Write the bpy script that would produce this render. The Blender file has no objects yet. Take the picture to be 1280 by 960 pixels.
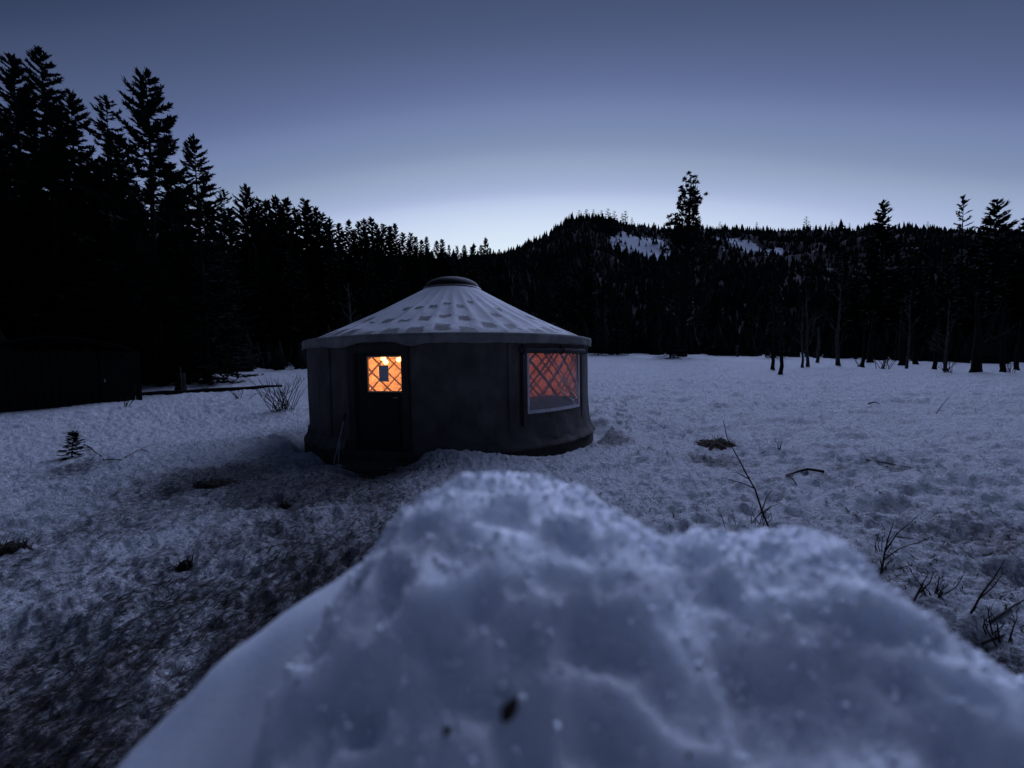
import bpy, math, random
import numpy as np
from mathutils import Vector, Matrix

random.seed(7)
rng = np.random.default_rng(7)
scene = bpy.context.scene
C = scene.collection
R = math.radians

# ------------------------------------------------------------------ camera
F = 512.0                       # focal length in pixels of the 1280 x 960 photograph
EYE = Vector((0.0, 0.0, 1.5))
cam = bpy.data.cameras.new('camera')
cam.sensor_width = 36.0
cam.lens = 36.0 * F / 1280.0
cam.clip_start = 0.02
cam.clip_end = 8000.0
cam.dof.use_dof = True
cam.dof.focus_distance = 9.0
cam.dof.aperture_fstop = 2.0
cam_ob = bpy.data.objects.new('camera', cam)
C.objects.link(cam_ob)
CAM_R = Matrix.Rotation(R(90 - 2.8), 3, 'X') @ Matrix.Rotation(R(-1.0), 3, 'Z')
cam_ob.matrix_world = Matrix.Translation(EYE) @ CAM_R.to_4x4()
scene.camera = cam_ob

# ------------------------------------------------------------------ sky
world = bpy.data.worlds.new('World')
scene.world = world
world.use_nodes = True
wt = world.node_tree
sky = wt.nodes.new('ShaderNodeTexSky')
sky.sky_type = 'NISHITA'
sky.sun_disc = False
sky.sun_elevation = R(-3.0)
sky.sun_rotation = R(4.0)
sky.ozone_density = 1.0
lum = wt.nodes.new('ShaderNodeRGBToBW')
wt.links.new(sky.outputs[0], lum.inputs[0])
mu = wt.nodes.new('ShaderNodeMath'); mu.operation = 'MULTIPLY'; mu.inputs[1].default_value = 2.0
wt.links.new(lum.outputs[0], mu.inputs[0])
TONE = ((0, .044), (.0245, .084), (.037, .088), (.058, .100), (.081, .19), (.122, .44), (.183, .83), (.30, 1.0), (.5, 1.0))   # sky radiance -> shown radiance
fc = wt.nodes.new('ShaderNodeFloatCurve')
cv = fc.mapping.curves[0]
cv.points[0].location = (TONE[0][0] * 2, TONE[0][1])
cv.points[1].location = (TONE[-1][0] * 2, TONE[-1][1])
for a, b in TONE[1:-1]:
    cv.points.new(a * 2, b)
fc.mapping.update()
wt.links.new(mu.outputs[0], fc.inputs['Value'])
# the afterglow weakens smoothly away from where the sun went down
geo = wt.nodes.new('ShaderNodeTexCoord')
dot = wt.nodes.new('ShaderNodeVectorMath'); dot.operation = 'DOT_PRODUCT'
dot.inputs[1].default_value = (math.sin(R(2)), math.cos(R(2)), 0)
wt.links.new(geo.outputs['Generated'], dot.inputs[0])
hlf = wt.nodes.new('ShaderNodeMath'); hlf.operation = 'MULTIPLY_ADD'; hlf.inputs[1].default_value = .5; hlf.inputs[2].default_value = .5
wt.links.new(dot.outputs['Value'], hlf.inputs[0])
pw = wt.nodes.new('ShaderNodeMath'); pw.operation = 'POWER'; pw.inputs[1].default_value = 4.2
wt.links.new(hlf.outputs[0], pw.inputs[0])
fac = wt.nodes.new('ShaderNodeMath'); fac.operation = 'MULTIPLY_ADD'; fac.inputs[1].default_value = .64; fac.inputs[2].default_value = .36
wt.links.new(pw.outputs[0], fac.inputs[0])
scl = wt.nodes.new('ShaderNodeMath'); scl.operation = 'MULTIPLY'
wt.links.new(fc.outputs[0], scl.inputs[0]); wt.links.new(fac.outputs[0], scl.inputs[1])
hue = wt.nodes.new('ShaderNodeValToRGB')
hue.color_ramp.interpolation = 'CARDINAL'
he = hue.color_ramp.elements
he[0].position, he[0].color = 0.0, (0, 0, 0, 1)
he[1].position, he[1].color = 1.0, (.93, 1, 1, 1)
for g, c in ((.035, (.023, .035, .078)), (.076, (.053, .076, .156)), (.20, (.150, .20, .37)), (.34, (.265, .34, .51)), (.56, (.47, .56, .78)), (.90, (.79, .90, .985))):
    x = he.new(g); x.color = (*c, 1)
wt.links.new(scl.outputs[0], hue.inputs[0])
bg = wt.nodes['Background']
bg.inputs['Strength'].default_value = 1.0
wt.links.new(hue.outputs[0], bg.inputs['Color'])
# the sun is down: one broad, weak, blue lamp stands for the afterglow above the ridge
glow = bpy.data.lights.new('afterglow_sun', 'SUN')
glow.energy = 2.2
glow.angle = R(58)
glow.color = (.49, .59, 1.0)
glow_ob = bpy.data.objects.new('afterglow_sun', glow); C.objects.link(glow_ob)
glow_ob.rotation_euler = Vector((math.sin(R(28)) * math.cos(R(41)), math.cos(R(28)) * math.cos(R(41)), math.sin(R(41)))).to_track_quat('Z', 'Y').to_euler()

scene.view_settings.view_transform = 'Standard'
scene.view_settings.look = 'None'
scene.view_settings.exposure = 0.0
scene.view_settings.gamma = 1.0
scene.render.engine = 'CYCLES'
scene.cycles.use_denoising = True
scene.cycles.max_bounces = 8
scene.cycles.transparent_max_bounces = 12
scene.cycles.sample_clamp_indirect = 4.0

# ------------------------------------------------------------------ small maths
def ray(px, py):
    d = CAM_R @ Vector(((px - 640) / F, -(py - 480) / F, -1.0))
    return d
def P(px, py, dep):
    """point seen at a photograph pixel, at the given distance along the view"""
    return EYE + ray(px, py) * dep
def sstep(a, b, x):
    t = np.clip((x - a) / (b - a), 0, 1)
    return t * t * (3 - 2 * t)
_tab = rng.random(65536)
def _h(ix, iy, iz, s):
    n = (ix.astype(np.int64) * 73856093) ^ (iy.astype(np.int64) * 19349663) ^ (iz.astype(np.int64) * 83492791) ^ (s * 2654435)
    n = (n ^ (n >> 13)) * 1274126177
    return _tab[(n ^ (n >> 16)) & 65535]
def vn2(x, y, s=0):
    ix, iy = np.floor(x), np.floor(y)
    fx, fy = x - ix, y - iy
    ux, uy = fx * fx * fx * (fx * (fx * 6 - 15) + 10), fy * fy * fy * (fy * (fy * 6 - 15) + 10)
    z = np.zeros_like(ix)
    a, b = _h(ix, iy, z, s), _h(ix + 1, iy, z, s)
    c, d = _h(ix, iy + 1, z, s), _h(ix + 1, iy + 1, z, s)
    return (a + (b - a) * ux) * (1 - uy) + (c + (d - c) * ux) * uy - .5
def fbm(x, y, s=0, octv=3, gain=.5):
    o, a, f = 0, 1.0, 1.0
    for k in range(octv):
        ca, sa = math.cos(.7 * k), math.sin(.7 * k)
        o = o + a * vn2((x * ca - y * sa) * f, (x * sa + y * ca) * f, s + k)
        a *= gain; f *= 2.03
    return o

# ------------------------------------------------------------------ mesh helpers
class MB:
    def __init__(s): s.v = []; s.f = []
    def add(s, v, f):
        n = len(s.v); s.v.extend([tuple(p) for p in v]); s.f.extend([tuple(i + n for i in q) for q in f])
    def box(s, c, size, rot=None):
        c = Vector(c); hx, hy, hz_ = size[0] / 2, size[1] / 2, size[2] / 2
        vs = [Vector((sx * hx, sy * hy, sz * hz_)) for sx in (-1, 1) for sy in (-1, 1) for sz in (-1, 1)]
        if rot is not None: vs = [rot @ v for v in vs]
        s.add([c + v for v in vs], [(0, 1, 3, 2), (4, 6, 7, 5), (0, 4, 5, 1), (2, 3, 7, 6), (0, 2, 6, 4), (1, 5, 7, 3)])
    def tube(s, pts, rad, n=5, cap=True):
        pts = [Vector(p) for p in pts]; m = len(pts); base = len(s.v)
        up = None
        for i, p in enumerate(pts):
            t = (pts[min(i + 1, m - 1)] - pts[max(i - 1, 0)])
            if t.length < 1e-9: t = Vector((0, 0, 1))
            t.normalize()
            if up is None:
                a = Vector((1, 0, 0)) if abs(t.x) < .8 else Vector((0, 1, 0))
                up = t.cross(a).normalized()
            else:
                up = (up - t * up.dot(t))
                up = up.normalized() if up.length > 1e-6 else t.orthogonal().normalized()
            w = t.cross(up); r = rad[i] if hasattr(rad, '__len__') else rad
            for k in range(n):
                a = 2 * math.pi * k / n
                s.v.append(tuple(p + (up * math.cos(a) + w * math.sin(a)) * r))
        for i in range(m - 1):
            for k in range(n):
                k2 = (k + 1) % n
                s.f.append((base + i * n + k, base + i * n + k2, base + (i + 1) * n + k2, base + (i + 1) * n + k))
        if cap:
            s.f.append(tuple(base + k for k in reversed(range(n))))
            s.f.append(tuple(base + (m - 1) * n + k for k in range(n)))
    def mesh(s, name, mat, smooth=False):
        me = bpy.data.meshes.new(name)
        me.from_pydata(s.v, [], s.f)
        if mat: me.materials.append(mat)
        if smooth: me.polygons.foreach_set('use_smooth', [True] * len(me.polygons))
        me.update()
        return me
    def build(s, name, mat, parent=None, smooth=False, loc=None):
        return link(name, s.mesh(name, mat, smooth), parent, loc)
def link(name, me, parent=None, loc=None):
    o = bpy.data.objects.new(name, me); C.objects.link(o)
    if parent: o.parent = parent
    if loc is not None: o.location = loc
    return o
def np_mesh(name, v, faces, mat, smooth=True):
    """faces: (n, 3) or (n, 4) integer array"""
    me = bpy.data.meshes.new(name)
    k = faces.shape[1]; n = len(faces)
    me.vertices.add(len(v)); me.vertices.foreach_set('co', np.ascontiguousarray(v, dtype=np.float32).ravel())
    me.loops.add(n * k); me.loops.foreach_set('vertex_index', np.ascontiguousarray(faces, dtype=np.int32).ravel())
    me.polygons.add(n); me.polygons.foreach_set('loop_start', np.arange(0, n * k, k, dtype=np.int32))
    me.polygons.foreach_set('use_smooth', np.full(n, smooth, dtype=bool))
    me.update(calc_edges=True); me.validate()
    if mat: me.materials.append(mat)
    return me
def grid_faces(nr, nc, wrap=False):
    r = np.arange(nr - 1)[:, None]; c = np.arange(nc if wrap else nc - 1)[None, :]
    c2 = (c + 1) % nc
    a = r * nc + c; b = r * nc + c2
    return np.stack([a, b, b + nc, a + nc], -1).reshape(-1, 4)
def tag(o, label=None, cat=None, group=None, kind=None):
    if label: o['label'] = label
    if cat: o['category'] = cat
    if group: o['group'] = group
    if kind: o['kind'] = kind
    return o
def thing(name, label, cat, loc=(0, 0, 0), rotz=0.0, group=None):
    o = bpy.data.objects.new(name, None); C.objects.link(o)
    o.location = loc; o.rotation_euler = (0, 0, rotz); o.empty_display_size = .2
    return tag(o, label, cat, group)

# ------------------------------------------------------------------ materials
def new_mat(name):
    m = bpy.data.materials.new(name); m.use_nodes = True
    nt = m.node_tree; return m, nt, nt.nodes['Principled BSDF']
def N(nt, typ, **kw):
    n = nt.nodes.new(typ)
    for k, v in kw.items():
        if k.startswith('i_'): n.inputs[k[2:].replace('_', ' ')].default_value = v
        else: setattr(n, k, v)
    return n
def noise_tex(nt, scale, detail=4, rough=.55, vec=None, dist=0.0):
    n = N(nt, 'ShaderNodeTexNoise'); n.inputs['Scale'].default_value = scale
    n.inputs['Detail'].default_value = detail; n.inputs['Roughness'].default_value = rough
    n.inputs['Distortion'].default_value = dist
    if vec is not None: nt.links.new(vec, n.inputs['Vector'])
    return n
def ramp(nt, fac, stops):
    r = N(nt, 'ShaderNodeValToRGB'); e = r.color_ramp.elements
    e[0].position, e[0].color = stops[0][0], (*stops[0][1], 1)
    e[1].position, e[1].color = stops[-1][0], (*stops[-1][1], 1)
    for p, c in stops[1:-1]:
        x = e.new(p); x.color = (*c, 1)
    nt.links.new(fac, r.inputs[0]); return r
def bump(nt, bs, h, strength=.5, dist=.01, prev=None):
    b = N(nt, 'ShaderNodeBump'); b.inputs['Strength'].default_value = strength; b.inputs['Distance'].default_value = dist
    nt.links.new(h, b.inputs['Height'])
    if prev: nt.links.new(prev.outputs[0], b.inputs['Normal'])
    nt.links.new(b.outputs[0], bs.inputs['Normal']); return b
def simple(name, a, b, scale=8, rough=.85, bumps=.4, bd=.01, spec=.3, stretch=None):
    m, nt, bs = new_mat(name)
    tc = N(nt, 'ShaderNodeTexCoord'); vec = tc.outputs['Object']
    if stretch:
        mp = N(nt, 'ShaderNodeMapping'); mp.inputs['Scale'].default_value = stretch
        nt.links.new(vec, mp.inputs[0]); vec = mp.outputs[0]
    n = noise_tex(nt, scale, 5, .6, vec)
    r = ramp(nt, n.outputs[0], [(.3, a), (.7, b)])
    nt.links.new(r.outputs[0], bs.inputs['Base Color'])
    bs.inputs['Roughness'].default_value = rough
    bs.inputs['Specular IOR Level'].default_value = spec
    if bumps: bump(nt, bs, n.outputs[0], bumps, bd)
    return m

def mat_snow():
    m, nt, bs = new_mat('old_snow')
    tc = N(nt, 'ShaderNodeTexCoord'); vec = tc.outputs['Object']
    at = N(nt, 'ShaderNodeAttribute', attribute_name='dirt_dim')
    n1 = noise_tex(nt, 3.0, 6, .65, vec); n2 = noise_tex(nt, 22.0, 5, .7, vec, .6); n3 = noise_tex(nt, 110.0, 3, .6, vec)
    mp = N(nt, 'ShaderNodeMapping'); mp.inputs['Scale'].default_value = (1.0, 1.0, .3); mp.inputs['Rotation'].default_value = (0, 0, .5)
    nt.links.new(vec, mp.inputs[0])
    n4 = noise_tex(nt, 15.0, 8, .72, mp.outputs[0], 1.2)
    # debris stain plus painted dimming of the near corners: follows the dirt attribute broken up by noise
    a = N(nt, 'ShaderNodeMath', operation='MULTIPLY_ADD'); a.inputs[1].default_value = .95
    nt.links.new(at.outputs['Fac'], a.inputs[0])
    s = N(nt, 'ShaderNodeMath', operation='SUBTRACT'); s.inputs[1].default_value = .60
    nt.links.new(n4.outputs[0], s.inputs[0])
    nt.links.new(s.outputs[0], a.inputs[2])
    st = ramp(nt, a.outputs[0], [(.13, (0, 0, 0)), (.36, (1, 1, 1))])
    cl = ramp(nt, n1.outputs[0], [(.3, (.78, .81, .85)), (.7, (.86, .88, .91))])
    dk = ramp(nt, n2.outputs[0], [(.38, (.06, .058, .06)), (.66, (.40, .40, .42))])
    mx = N(nt, 'ShaderNodeMix', data_type='RGBA')
    nt.links.new(st.outputs[0], mx.inputs[0]); nt.links.new(cl.outputs[0], mx.inputs[6]); nt.links.new(dk.outputs[0], mx.inputs[7])
    nt.links.new(mx.outputs[2], bs.inputs['Base Color'])
    bs.inputs['Roughness'].default_value = .62; bs.inputs['Specular IOR Level'].default_value = .35
    ad = N(nt, 'ShaderNodeMath', operation='ADD'); nt.links.new(n2.outputs[0], ad.inputs[0]); nt.links.new(n4.outputs[0], ad.inputs[1])
    n5 = noise_tex(nt, 6.5, 4, .6, vec, .8)
    b0 = bump(nt, bs, n5.outputs[0], .9, .16)
    b1 = bump(nt, bs, ad.outputs[0], 1.0, .11, b0); bump(nt, bs, n3.outputs[0], .6, .006, b1)
    return m
def mat_ice(name='grainy_ice_snow', sss=.85, bk=.8):
    m, nt, bs = new_mat(name)
    tc = N(nt, 'ShaderNodeTexCoord'); vec = tc.outputs['Object']
    n1 = noise_tex(nt, 14, 4, .6, vec); n2 = noise_tex(nt, 130, 4, .65, vec)
    vo = N(nt, 'ShaderNodeTexVoronoi'); vo.inputs['Scale'].default_value = 230; nt.links.new(vec, vo.inputs['Vector'])
    c = ramp(nt, n1.outputs[0], [(.32, (.80, .83, .87)), (.68, (.89, .91, .94))])
    nt.links.new(c.outputs[0], bs.inputs['Base Color'])
    bs.inputs['Subsurface Weight'].default_value = sss
    bs.inputs['Subsurface Radius'].default_value = (.9, 1.0, 1.15); bs.inputs['Subsurface Scale'].default_value = .034
    rr = ramp(nt, n2.outputs[0], [(.35, (.10,) * 3), (.7, (.42,) * 3)])
    nt.links.new(rr.outputs[0], bs.inputs['Roughness']); bs.inputs['IOR'].default_value = 1.31
    b1 = bump(nt, bs, n2.outputs[0], .6 * bk, .006); bump(nt, bs, vo.outputs['Distance'], .5 * bk, .004, b1)
    return m
M = {}
M['snow'] = mat_snow()
M['ice'] = mat_ice()
M['bank'] = mat_ice('packed_snow', .8, .2)
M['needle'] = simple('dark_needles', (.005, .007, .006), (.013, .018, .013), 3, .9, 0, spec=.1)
M['bark'] = simple('dark_bark', (.006, .005, .005), (.020, .017, .015), 6, .95, .8, .03, .1, (1, 1, .25))
M['pale_bark'] = simple('pale_bark', (.018, .017, .016), (.08, .077, .073), 5, .9, .5, .02, .2, (1, 1, .6))
M['twig'] = simple('dry_twig', (.018, .013, .011), (.05, .036, .028), 30, .9, .3, .002, .15)
M['litter'] = simple('needle_litter', (.011, .010, .009), (.036, .031, .027), 9, .95, 0, spec=.1)
M['earth'] = simple('bare_earth', (.016, .013, .011), (.055, .045, .036), 22, .95, 1.0, .02, .1)
M['grass'] = simple('dead_grass', (.07, .05, .03), (.2, .15, .09), 20, .9, 0, spec=.1)
M['hill'] = simple('forest_floor', (.012, .013, .012), (.035, .035, .035), .15, 1.0, 0, spec=.05)
M['shed'] = simple('weathered_dark_boards', (.004, .0035, .003), (.011, .010, .009), 5, .9, .5, .01, .15, (1, 1, 6))
M['shed_roof'] = simple('dark_tar_roof', (.004, .004, .0045), (.010, .010, .011), 2, .9, .2, .01, .1)

def canvas(name, a, b, weave=420, rough=.85):
    m, nt, bs = new_mat(name)
    tc = N(nt, 'ShaderNodeTexCoord'); vec = tc.outputs['Object']
    n = noise_tex(nt, 2.2, 6, .62, vec); n2 = noise_tex(nt, weave * .5, 2, .5, vec)
    mp = N(nt, 'ShaderNodeMapping'); mp.inputs['Scale'].default_value = (1.3, 1.3, .55); nt.links.new(vec, mp.inputs[0])
    n3 = noise_tex(nt, 3, 5, .6, mp.outputs[0])
    ad = N(nt, 'ShaderNodeMath', operation='MULTIPLY'); nt.links.new(n.outputs[0], ad.inputs[0]); nt.links.new(n3.outputs[0], ad.inputs[1])
    r = ramp(nt, ad.outputs[0], [(.14, a), (.38, b)]); nt.links.new(r.outputs[0], bs.inputs['Base Color'])
    bs.inputs['Roughness'].default_value = rough; bs.inputs['Specular IOR Level'].default_value = .25
    b1 = bump(nt, bs, n2.outputs[0], .15, .002); bump(nt, bs, n3.outputs[0], .45, .03, b1)
    return m
M['wall'] = canvas('wall_canvas', (.060, .053, .048), (.115, .103, .092))
M['trim'] = canvas('valance_canvas', (.14, .135, .13), (.26, .25, .235))
M['flap'] = canvas('window_flap_canvas', (.035, .034, .034), (.07, .068, .066))

def mat_roof():
    m, nt, bs = new_mat('frosted_roof_canvas')
    tc = N(nt, 'ShaderNodeTexCoord'); vec = tc.outputs['Object']
    sx = N(nt, 'ShaderNodeSeparateXYZ'); nt.links.new(vec, sx.inputs[0])
    def mth(op, a, b=None, c=None):
        n = N(nt, 'ShaderNodeMath', operation=op)
        for i, q in enumerate((a, b, c)):
            if q is None: continue
            if isinstance(q, (int, float)): n.inputs[i].default_value = q
            else: nt.links.new(q, n.inputs[i])
        return n.outputs[0]
    neg = mth('MULTIPLY', sx.outputs[1], -1)
    ang = mth('ARCTAN2', sx.outputs[0], neg)
    rad = mth('SQRT', mth('ADD', mth('MULTIPLY', sx.outputs[0], sx.outputs[0]), mth('MULTIPLY', sx.outputs[1], sx.outputs[1])))
    nd = noise_tex(nt, 9, 4, .6, vec); nl = noise_tex(nt, .75, 3, .5, vec); nf = noise_tex(nt, 45, 4, .7, vec)
    wob = mth('MULTIPLY', mth('SUBTRACT', nd.outputs[0], .5), .30)
    a = mth('ADD', mth('MULTIPLY', ang, NRAFT / (2 * math.pi)), wob)
    r = mth('ADD', mth('MULTIPLY', mth('SUBTRACT', rad, 2.76), 1 / .58), mth('MULTIPLY', mth('SUBTRACT', nd.outputs[0], .5), .45))
    col = N(nt, 'ShaderNodeTexWhiteNoise', noise_dimensions='1D'); nt.links.new(mth('FLOOR', a), col.inputs['W'])
    r = mth('ADD', r, mth('MULTIPLY', mth('SUBTRACT', col.outputs['Value'], .5), .55))
    fa, fr = mth('FRACT', a), mth('FRACT', r)
    ca = N(nt, 'ShaderNodeCombineXYZ'); nt.links.new(mth('FLOOR', a), ca.inputs[0]); nt.links.new(mth('FLOOR', r), ca.inputs[1])
    wn = N(nt, 'ShaderNodeTexWhiteNoise', noise_dimensions='2D'); nt.links.new(ca.outputs[0], wn.inputs['Vector'])
    def band(x, lo, hi, s):
        return mth('MULTIPLY', mth('SMOOTH_MIN', 1, mth('MAXIMUM', 0, mth('DIVIDE', mth('SUBTRACT', x, lo), s)), .1),
                   mth('SMOOTH_MIN', 1, mth('MAXIMUM', 0, mth('DIVIDE', mth('SUBTRACT', hi, x), s)), .1))
    lowr = mth('DIVIDE', mth('SUBTRACT', rad, 1.45), 1.75)
    cell = mth('MULTIPLY', band(fa, .14, .86, .12), band(fr, .08, mth('ADD', .38, mth('MULTIPLY', lowr, .42)), .16))
    # more melted windows low on the roof and toward the front right
    low = mth('DIVIDE', mth('SUBTRACT', rad, 1.45), 1.75)
    prob = mth('ADD', mth('MULTIPLY', low, .95), mth('MULTIPLY', mth('SUBTRACT', nl.outputs[0], .45), 1.6))
    on = mth('MULTIPLY', mth('GREATER_THAN', prob, wn.outputs['Value']), cell)
    thin = mth('MULTIPLY', mth('SUBTRACT', nf.outputs[0], .40), 1.1)
    melt = mth('MINIMUM', 1, mth('MAXIMUM', 0, mth('ADD', mth('MULTIPLY', on, .97), mth('MAXIMUM', thin, 0))))
    cs = N(nt, 'ShaderNodeCombineXYZ'); nt.links.new(mth('MULTIPLY', ang, 13), cs.inputs[0]); nt.links.new(mth('MULTIPLY', rad, 1.6), cs.inputs[1])
    ns = noise_tex(nt, 1.0, 6, .7, cs.outputs[0])
    melt = mth('ADD', melt, mth('MAXIMUM', 0, mth('MULTIPLY', mth('SUBTRACT', ns.outputs[0], .53), 3.2)))
    edge = mth('MULTIPLY', band(rad, 3.0, 3.6, .18), .45)
    melt = mth('MINIMUM', 1, mth('ADD', melt, edge))
    cv = ramp(nt, nd.outputs[0], [(.3, (.075, .07, .066)), (.7, (.14, .132, .122))])
    fro = ramp(nt, nl.outputs[0], [(.3, (.42, .42, .43)), (.7, (.66, .67, .69))])
    mx = N(nt, 'ShaderNodeMix', data_type='RGBA'); nt.links.new(melt, mx.inputs[0])
    nt.links.new(fro.outputs[0], mx.inputs[6]); nt.links.new(cv.outputs[0], mx.inputs[7])
    nt.links.new(mx.outputs[2], bs.inputs['Base Color'])
    bs.inputs['Roughness'].default_value = .7; bs.inputs['Specular IOR Level'].default_value = .3
    b1 = bump(nt, bs, nf.outputs[0], .3, .008); bump(nt, bs, melt, -.3, .006, b1)
    return m
NRAFT = 42
M['roof'] = mat_roof()

def flat(name, col, rough=.6, spec=.4, metal=0.0):
    m, nt, bs = new_mat(name)
    n = noise_tex(nt, 12, 4, .6); tc = N(nt, 'ShaderNodeTexCoord'); nt.links.new(tc.outputs['Object'], n.inputs['Vector'])
    r = ramp(nt, n.outputs[0], [(.3, tuple(c * .8 for c in col)), (.7, tuple(c * 1.15 for c in col))])
    nt.links.new(r.outputs[0], bs.inputs['Base Color'])
    bs.inputs['Roughness'].default_value = rough; bs.inputs['Specular IOR Level'].default_value = spec; bs.inputs['Metallic'].default_value = metal
    return m
M['dome'] = flat('smoked_acrylic', (.010, .008, .008), .55, .06)
M['ring'] = flat('crown_rim', (.10, .10, .105), .35, .5)
M['door'] = simple('dark_door_wood', (.006, .005, .005), (.014, .012, .011), 4, .6, .3, .004, .25, (6, 6, .5))
M['trimwood'] = simple('door_trim_wood', (.02, .017, .015), (.045, .04, .035), 4, .7, .3, .004, .25, (6, 6, .5))
M['sash'] = simple('varnished_sash', (.45, .33, .22), (.6, .46, .32), 6, .5, .2, .003, .3)
M['deck'] = simple('deck_boards', (.03, .026, .022), (.08, .07, .06), 5, .85, .4, .006, .2, (1, 8, 1))
M['web'] = flat('grey_webbing', (.62, .62, .63), .8, .3)
M['crease_glint'] = flat('painted_vinyl_glint', (.88, .88, .9), .3, .6)  # white colour standing in for bright streaks of light on the vinyl
M['black'] = flat('black_strap', (.012, .012, .013), .8, .2)
M['slat'] = simple('lattice_fir', (.05, .026, .015), (.085, .043, .026), 9, .6, .2, .003, .3)
M['liner'] = None
M['metal'] = flat('dull_metal', (.3, .3, .3), .4, .5, .8)
M['bunk'] = simple('dark_bunk_wood', (.03, .02, .015), (.06, .045, .03), 5, .7, .2, .004, .2)
M['blanket'] = simple('dark_blanket', (.02, .02, .026), (.04, .04, .05), 9, .95, .4, .01, .1)

def mat_liner():
    m, nt, bs = new_mat('quilted_liner')
    tc = N(nt, 'ShaderNodeTexCoord'); vec = tc.outputs['Object']
    n = noise_tex(nt, 9, 5, .65, vec, 1.5); vo = N(nt, 'ShaderNodeTexVoronoi', feature='DISTANCE_TO_EDGE'); vo.inputs['Scale'].default_value = 7
    nt.links.new(vec, vo.inputs['Vector'])
    r = ramp(nt, n.outputs[0], [(.3, (.50, .40, .32)), (.7, (.78, .68, .56))]); nt.links.new(r.outputs[0], bs.inputs['Base Color'])
    bs.inputs['Roughness'].default_value = .6
    b1 = bump(nt, bs, n.outputs[0], .9, .05); bump(nt, bs, vo.outputs[0], .7, .04, b1)
    return m
M['liner'] = mat_liner()
def mat_vinyl(name, clear, tint, milk):
    m, nt, bs = new_mat(name)
    out = nt.nodes['Material Output']
    tr = N(nt, 'ShaderNodeBsdfTransparent'); tr.inputs[0].default_value = (*tint, 1)
    gl = N(nt, 'ShaderNodeBsdfGlossy'); gl.inputs['Roughness'].default_value = .08; gl.inputs[0].default_value = (.9, .9, .9, 1)
    tc = N(nt, 'ShaderNodeTexCoord'); n = noise_tex(nt, 9, 5, .65, tc.outputs['Object'])
    bs.inputs['Base Color'].default_value = (*milk, 1); bs.inputs['Roughness'].default_value = .5
    rr = ramp(nt, n.outputs[0], [(.35, (clear,) * 3), (.75, (clear * .7,) * 3)])
    mx = N(nt, 'ShaderNodeMixShader'); nt.links.new(rr.outputs[0], mx.inputs[0]); nt.links.new(bs.outputs[0], mx.inputs[1]); nt.links.new(tr.outputs[0], mx.inputs[2])
    fr = N(nt, 'ShaderNodeFresnel'); fr.inputs[0].default_value = 1.5
    b = N(nt, 'ShaderNodeBump'); b.inputs['Strength'].default_value = .2; b.inputs['Distance'].default_value = .02; nt.links.new(n.outputs[0], b.inputs['Height'])
    nt.links.new(b.outputs[0], fr.inputs['Normal']); nt.links.new(b.outputs[0], gl.inputs['Normal'])
    m2 = N(nt, 'ShaderNodeMixShader'); nt.links.new(fr.outputs[0], m2.inputs[0]); nt.links.new(mx.outputs[0], m2.inputs[1]); nt.links.new(gl.outputs[0], m2.inputs[2])
    nt.links.new(m2.outputs[0], out.inputs['Surface'])
    return m
M['vinyl'] = mat_vinyl('cloudy_clear_vinyl', .34, (.50, .30, .36), (.26, .24, .25))
M['pane'] = mat_vinyl('door_glass', .97, (.97, .96, .95), (.3, .3, .3))
def mat_bulb():
    m, nt, bs = new_mat('lit_globe')
    bs.inputs['Base Color'].default_value = (1, .8, .5, 1)
    bs.inputs['Emission Color'].default_value = (1.0, .50, .10, 1); bs.inputs['Emission Strength'].default_value = 14.0
    return m
M['bulb'] = mat_bulb()
def mat_notice():
    m, nt, bs = new_mat('printed_notice')
    tc = N(nt, 'ShaderNodeTexCoord'); sx = N(nt, 'ShaderNodeSeparateXYZ'); nt.links.new(tc.outputs['Object'], sx.inputs[0])
    w = N(nt, 'ShaderNodeMath', operation='MULTIPLY'); w.inputs[1].default_value = 38; nt.links.new(sx.outputs[2], w.inputs[0])
    f = N(nt, 'ShaderNodeMath', operation='FRACT'); nt.links.new(w.outputs[0], f.inputs[0])
    n = noise_tex(nt, 60, 2, .5, tc.outputs['Object'])
    g = N(nt, 'ShaderNodeMath', operation='MULTIPLY'); nt.links.new(f.outputs[0], g.inputs[0]); nt.links.new(n.outputs[0], g.inputs[1])
    r = ramp(nt, g.outputs[0], [(.25, (.62, .62, .66)), (.36, (.30, .30, .33))]); nt.links.new(r.outputs[0], bs.inputs['Base Color'])
    bs.inputs['Roughness'].default_value = .8
    return m
M['notice'] = mat_notice()

# ------------------------------------------------------------------ the ground
YC = Vector((-1.46, 10.4, 0.0)); YR = 3.33           # yurt centre and wall radius
BUMPS = []                                            # x, y, height, radius
def gb(px, py, dep, h, r):
    p = P(px, py, dep); BUMPS.append((p.x, p.y, h, r))
gb(548, 585, 6.75, .20, .30); gb(585, 585, 6.7, .16, .40); gb(640, 590, 6.6, .10, .50)
gb(392, 577, 7.4, .16, .28); gb(375, 566, 7.9, .15, .34); gb(368, 545, 8.9, .20, .4); gb(350, 570, 7.6, .06, .5)
gb(757, 545, 9.2, .16, .5); gb(780, 560, 8.6, .08, .5); gb(700, 585, 7.4, .06, .5)
gb(470, 610, 6.0, -.10, .6); gb(460, 592, 6.6, -.14, .5)
gb(895, 560, 6.9, -.16, .42); gb(975, 558, 7.0, -.13, .26); gb(870, 548, 7.3, .06, .25)
gb(120, 560, 7.3, .08, .8); gb(250, 545, 8.2, .08, .9); gb(60, 570, 6.6, -.06, .5)
TUB = rng.random((60, 4))
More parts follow.
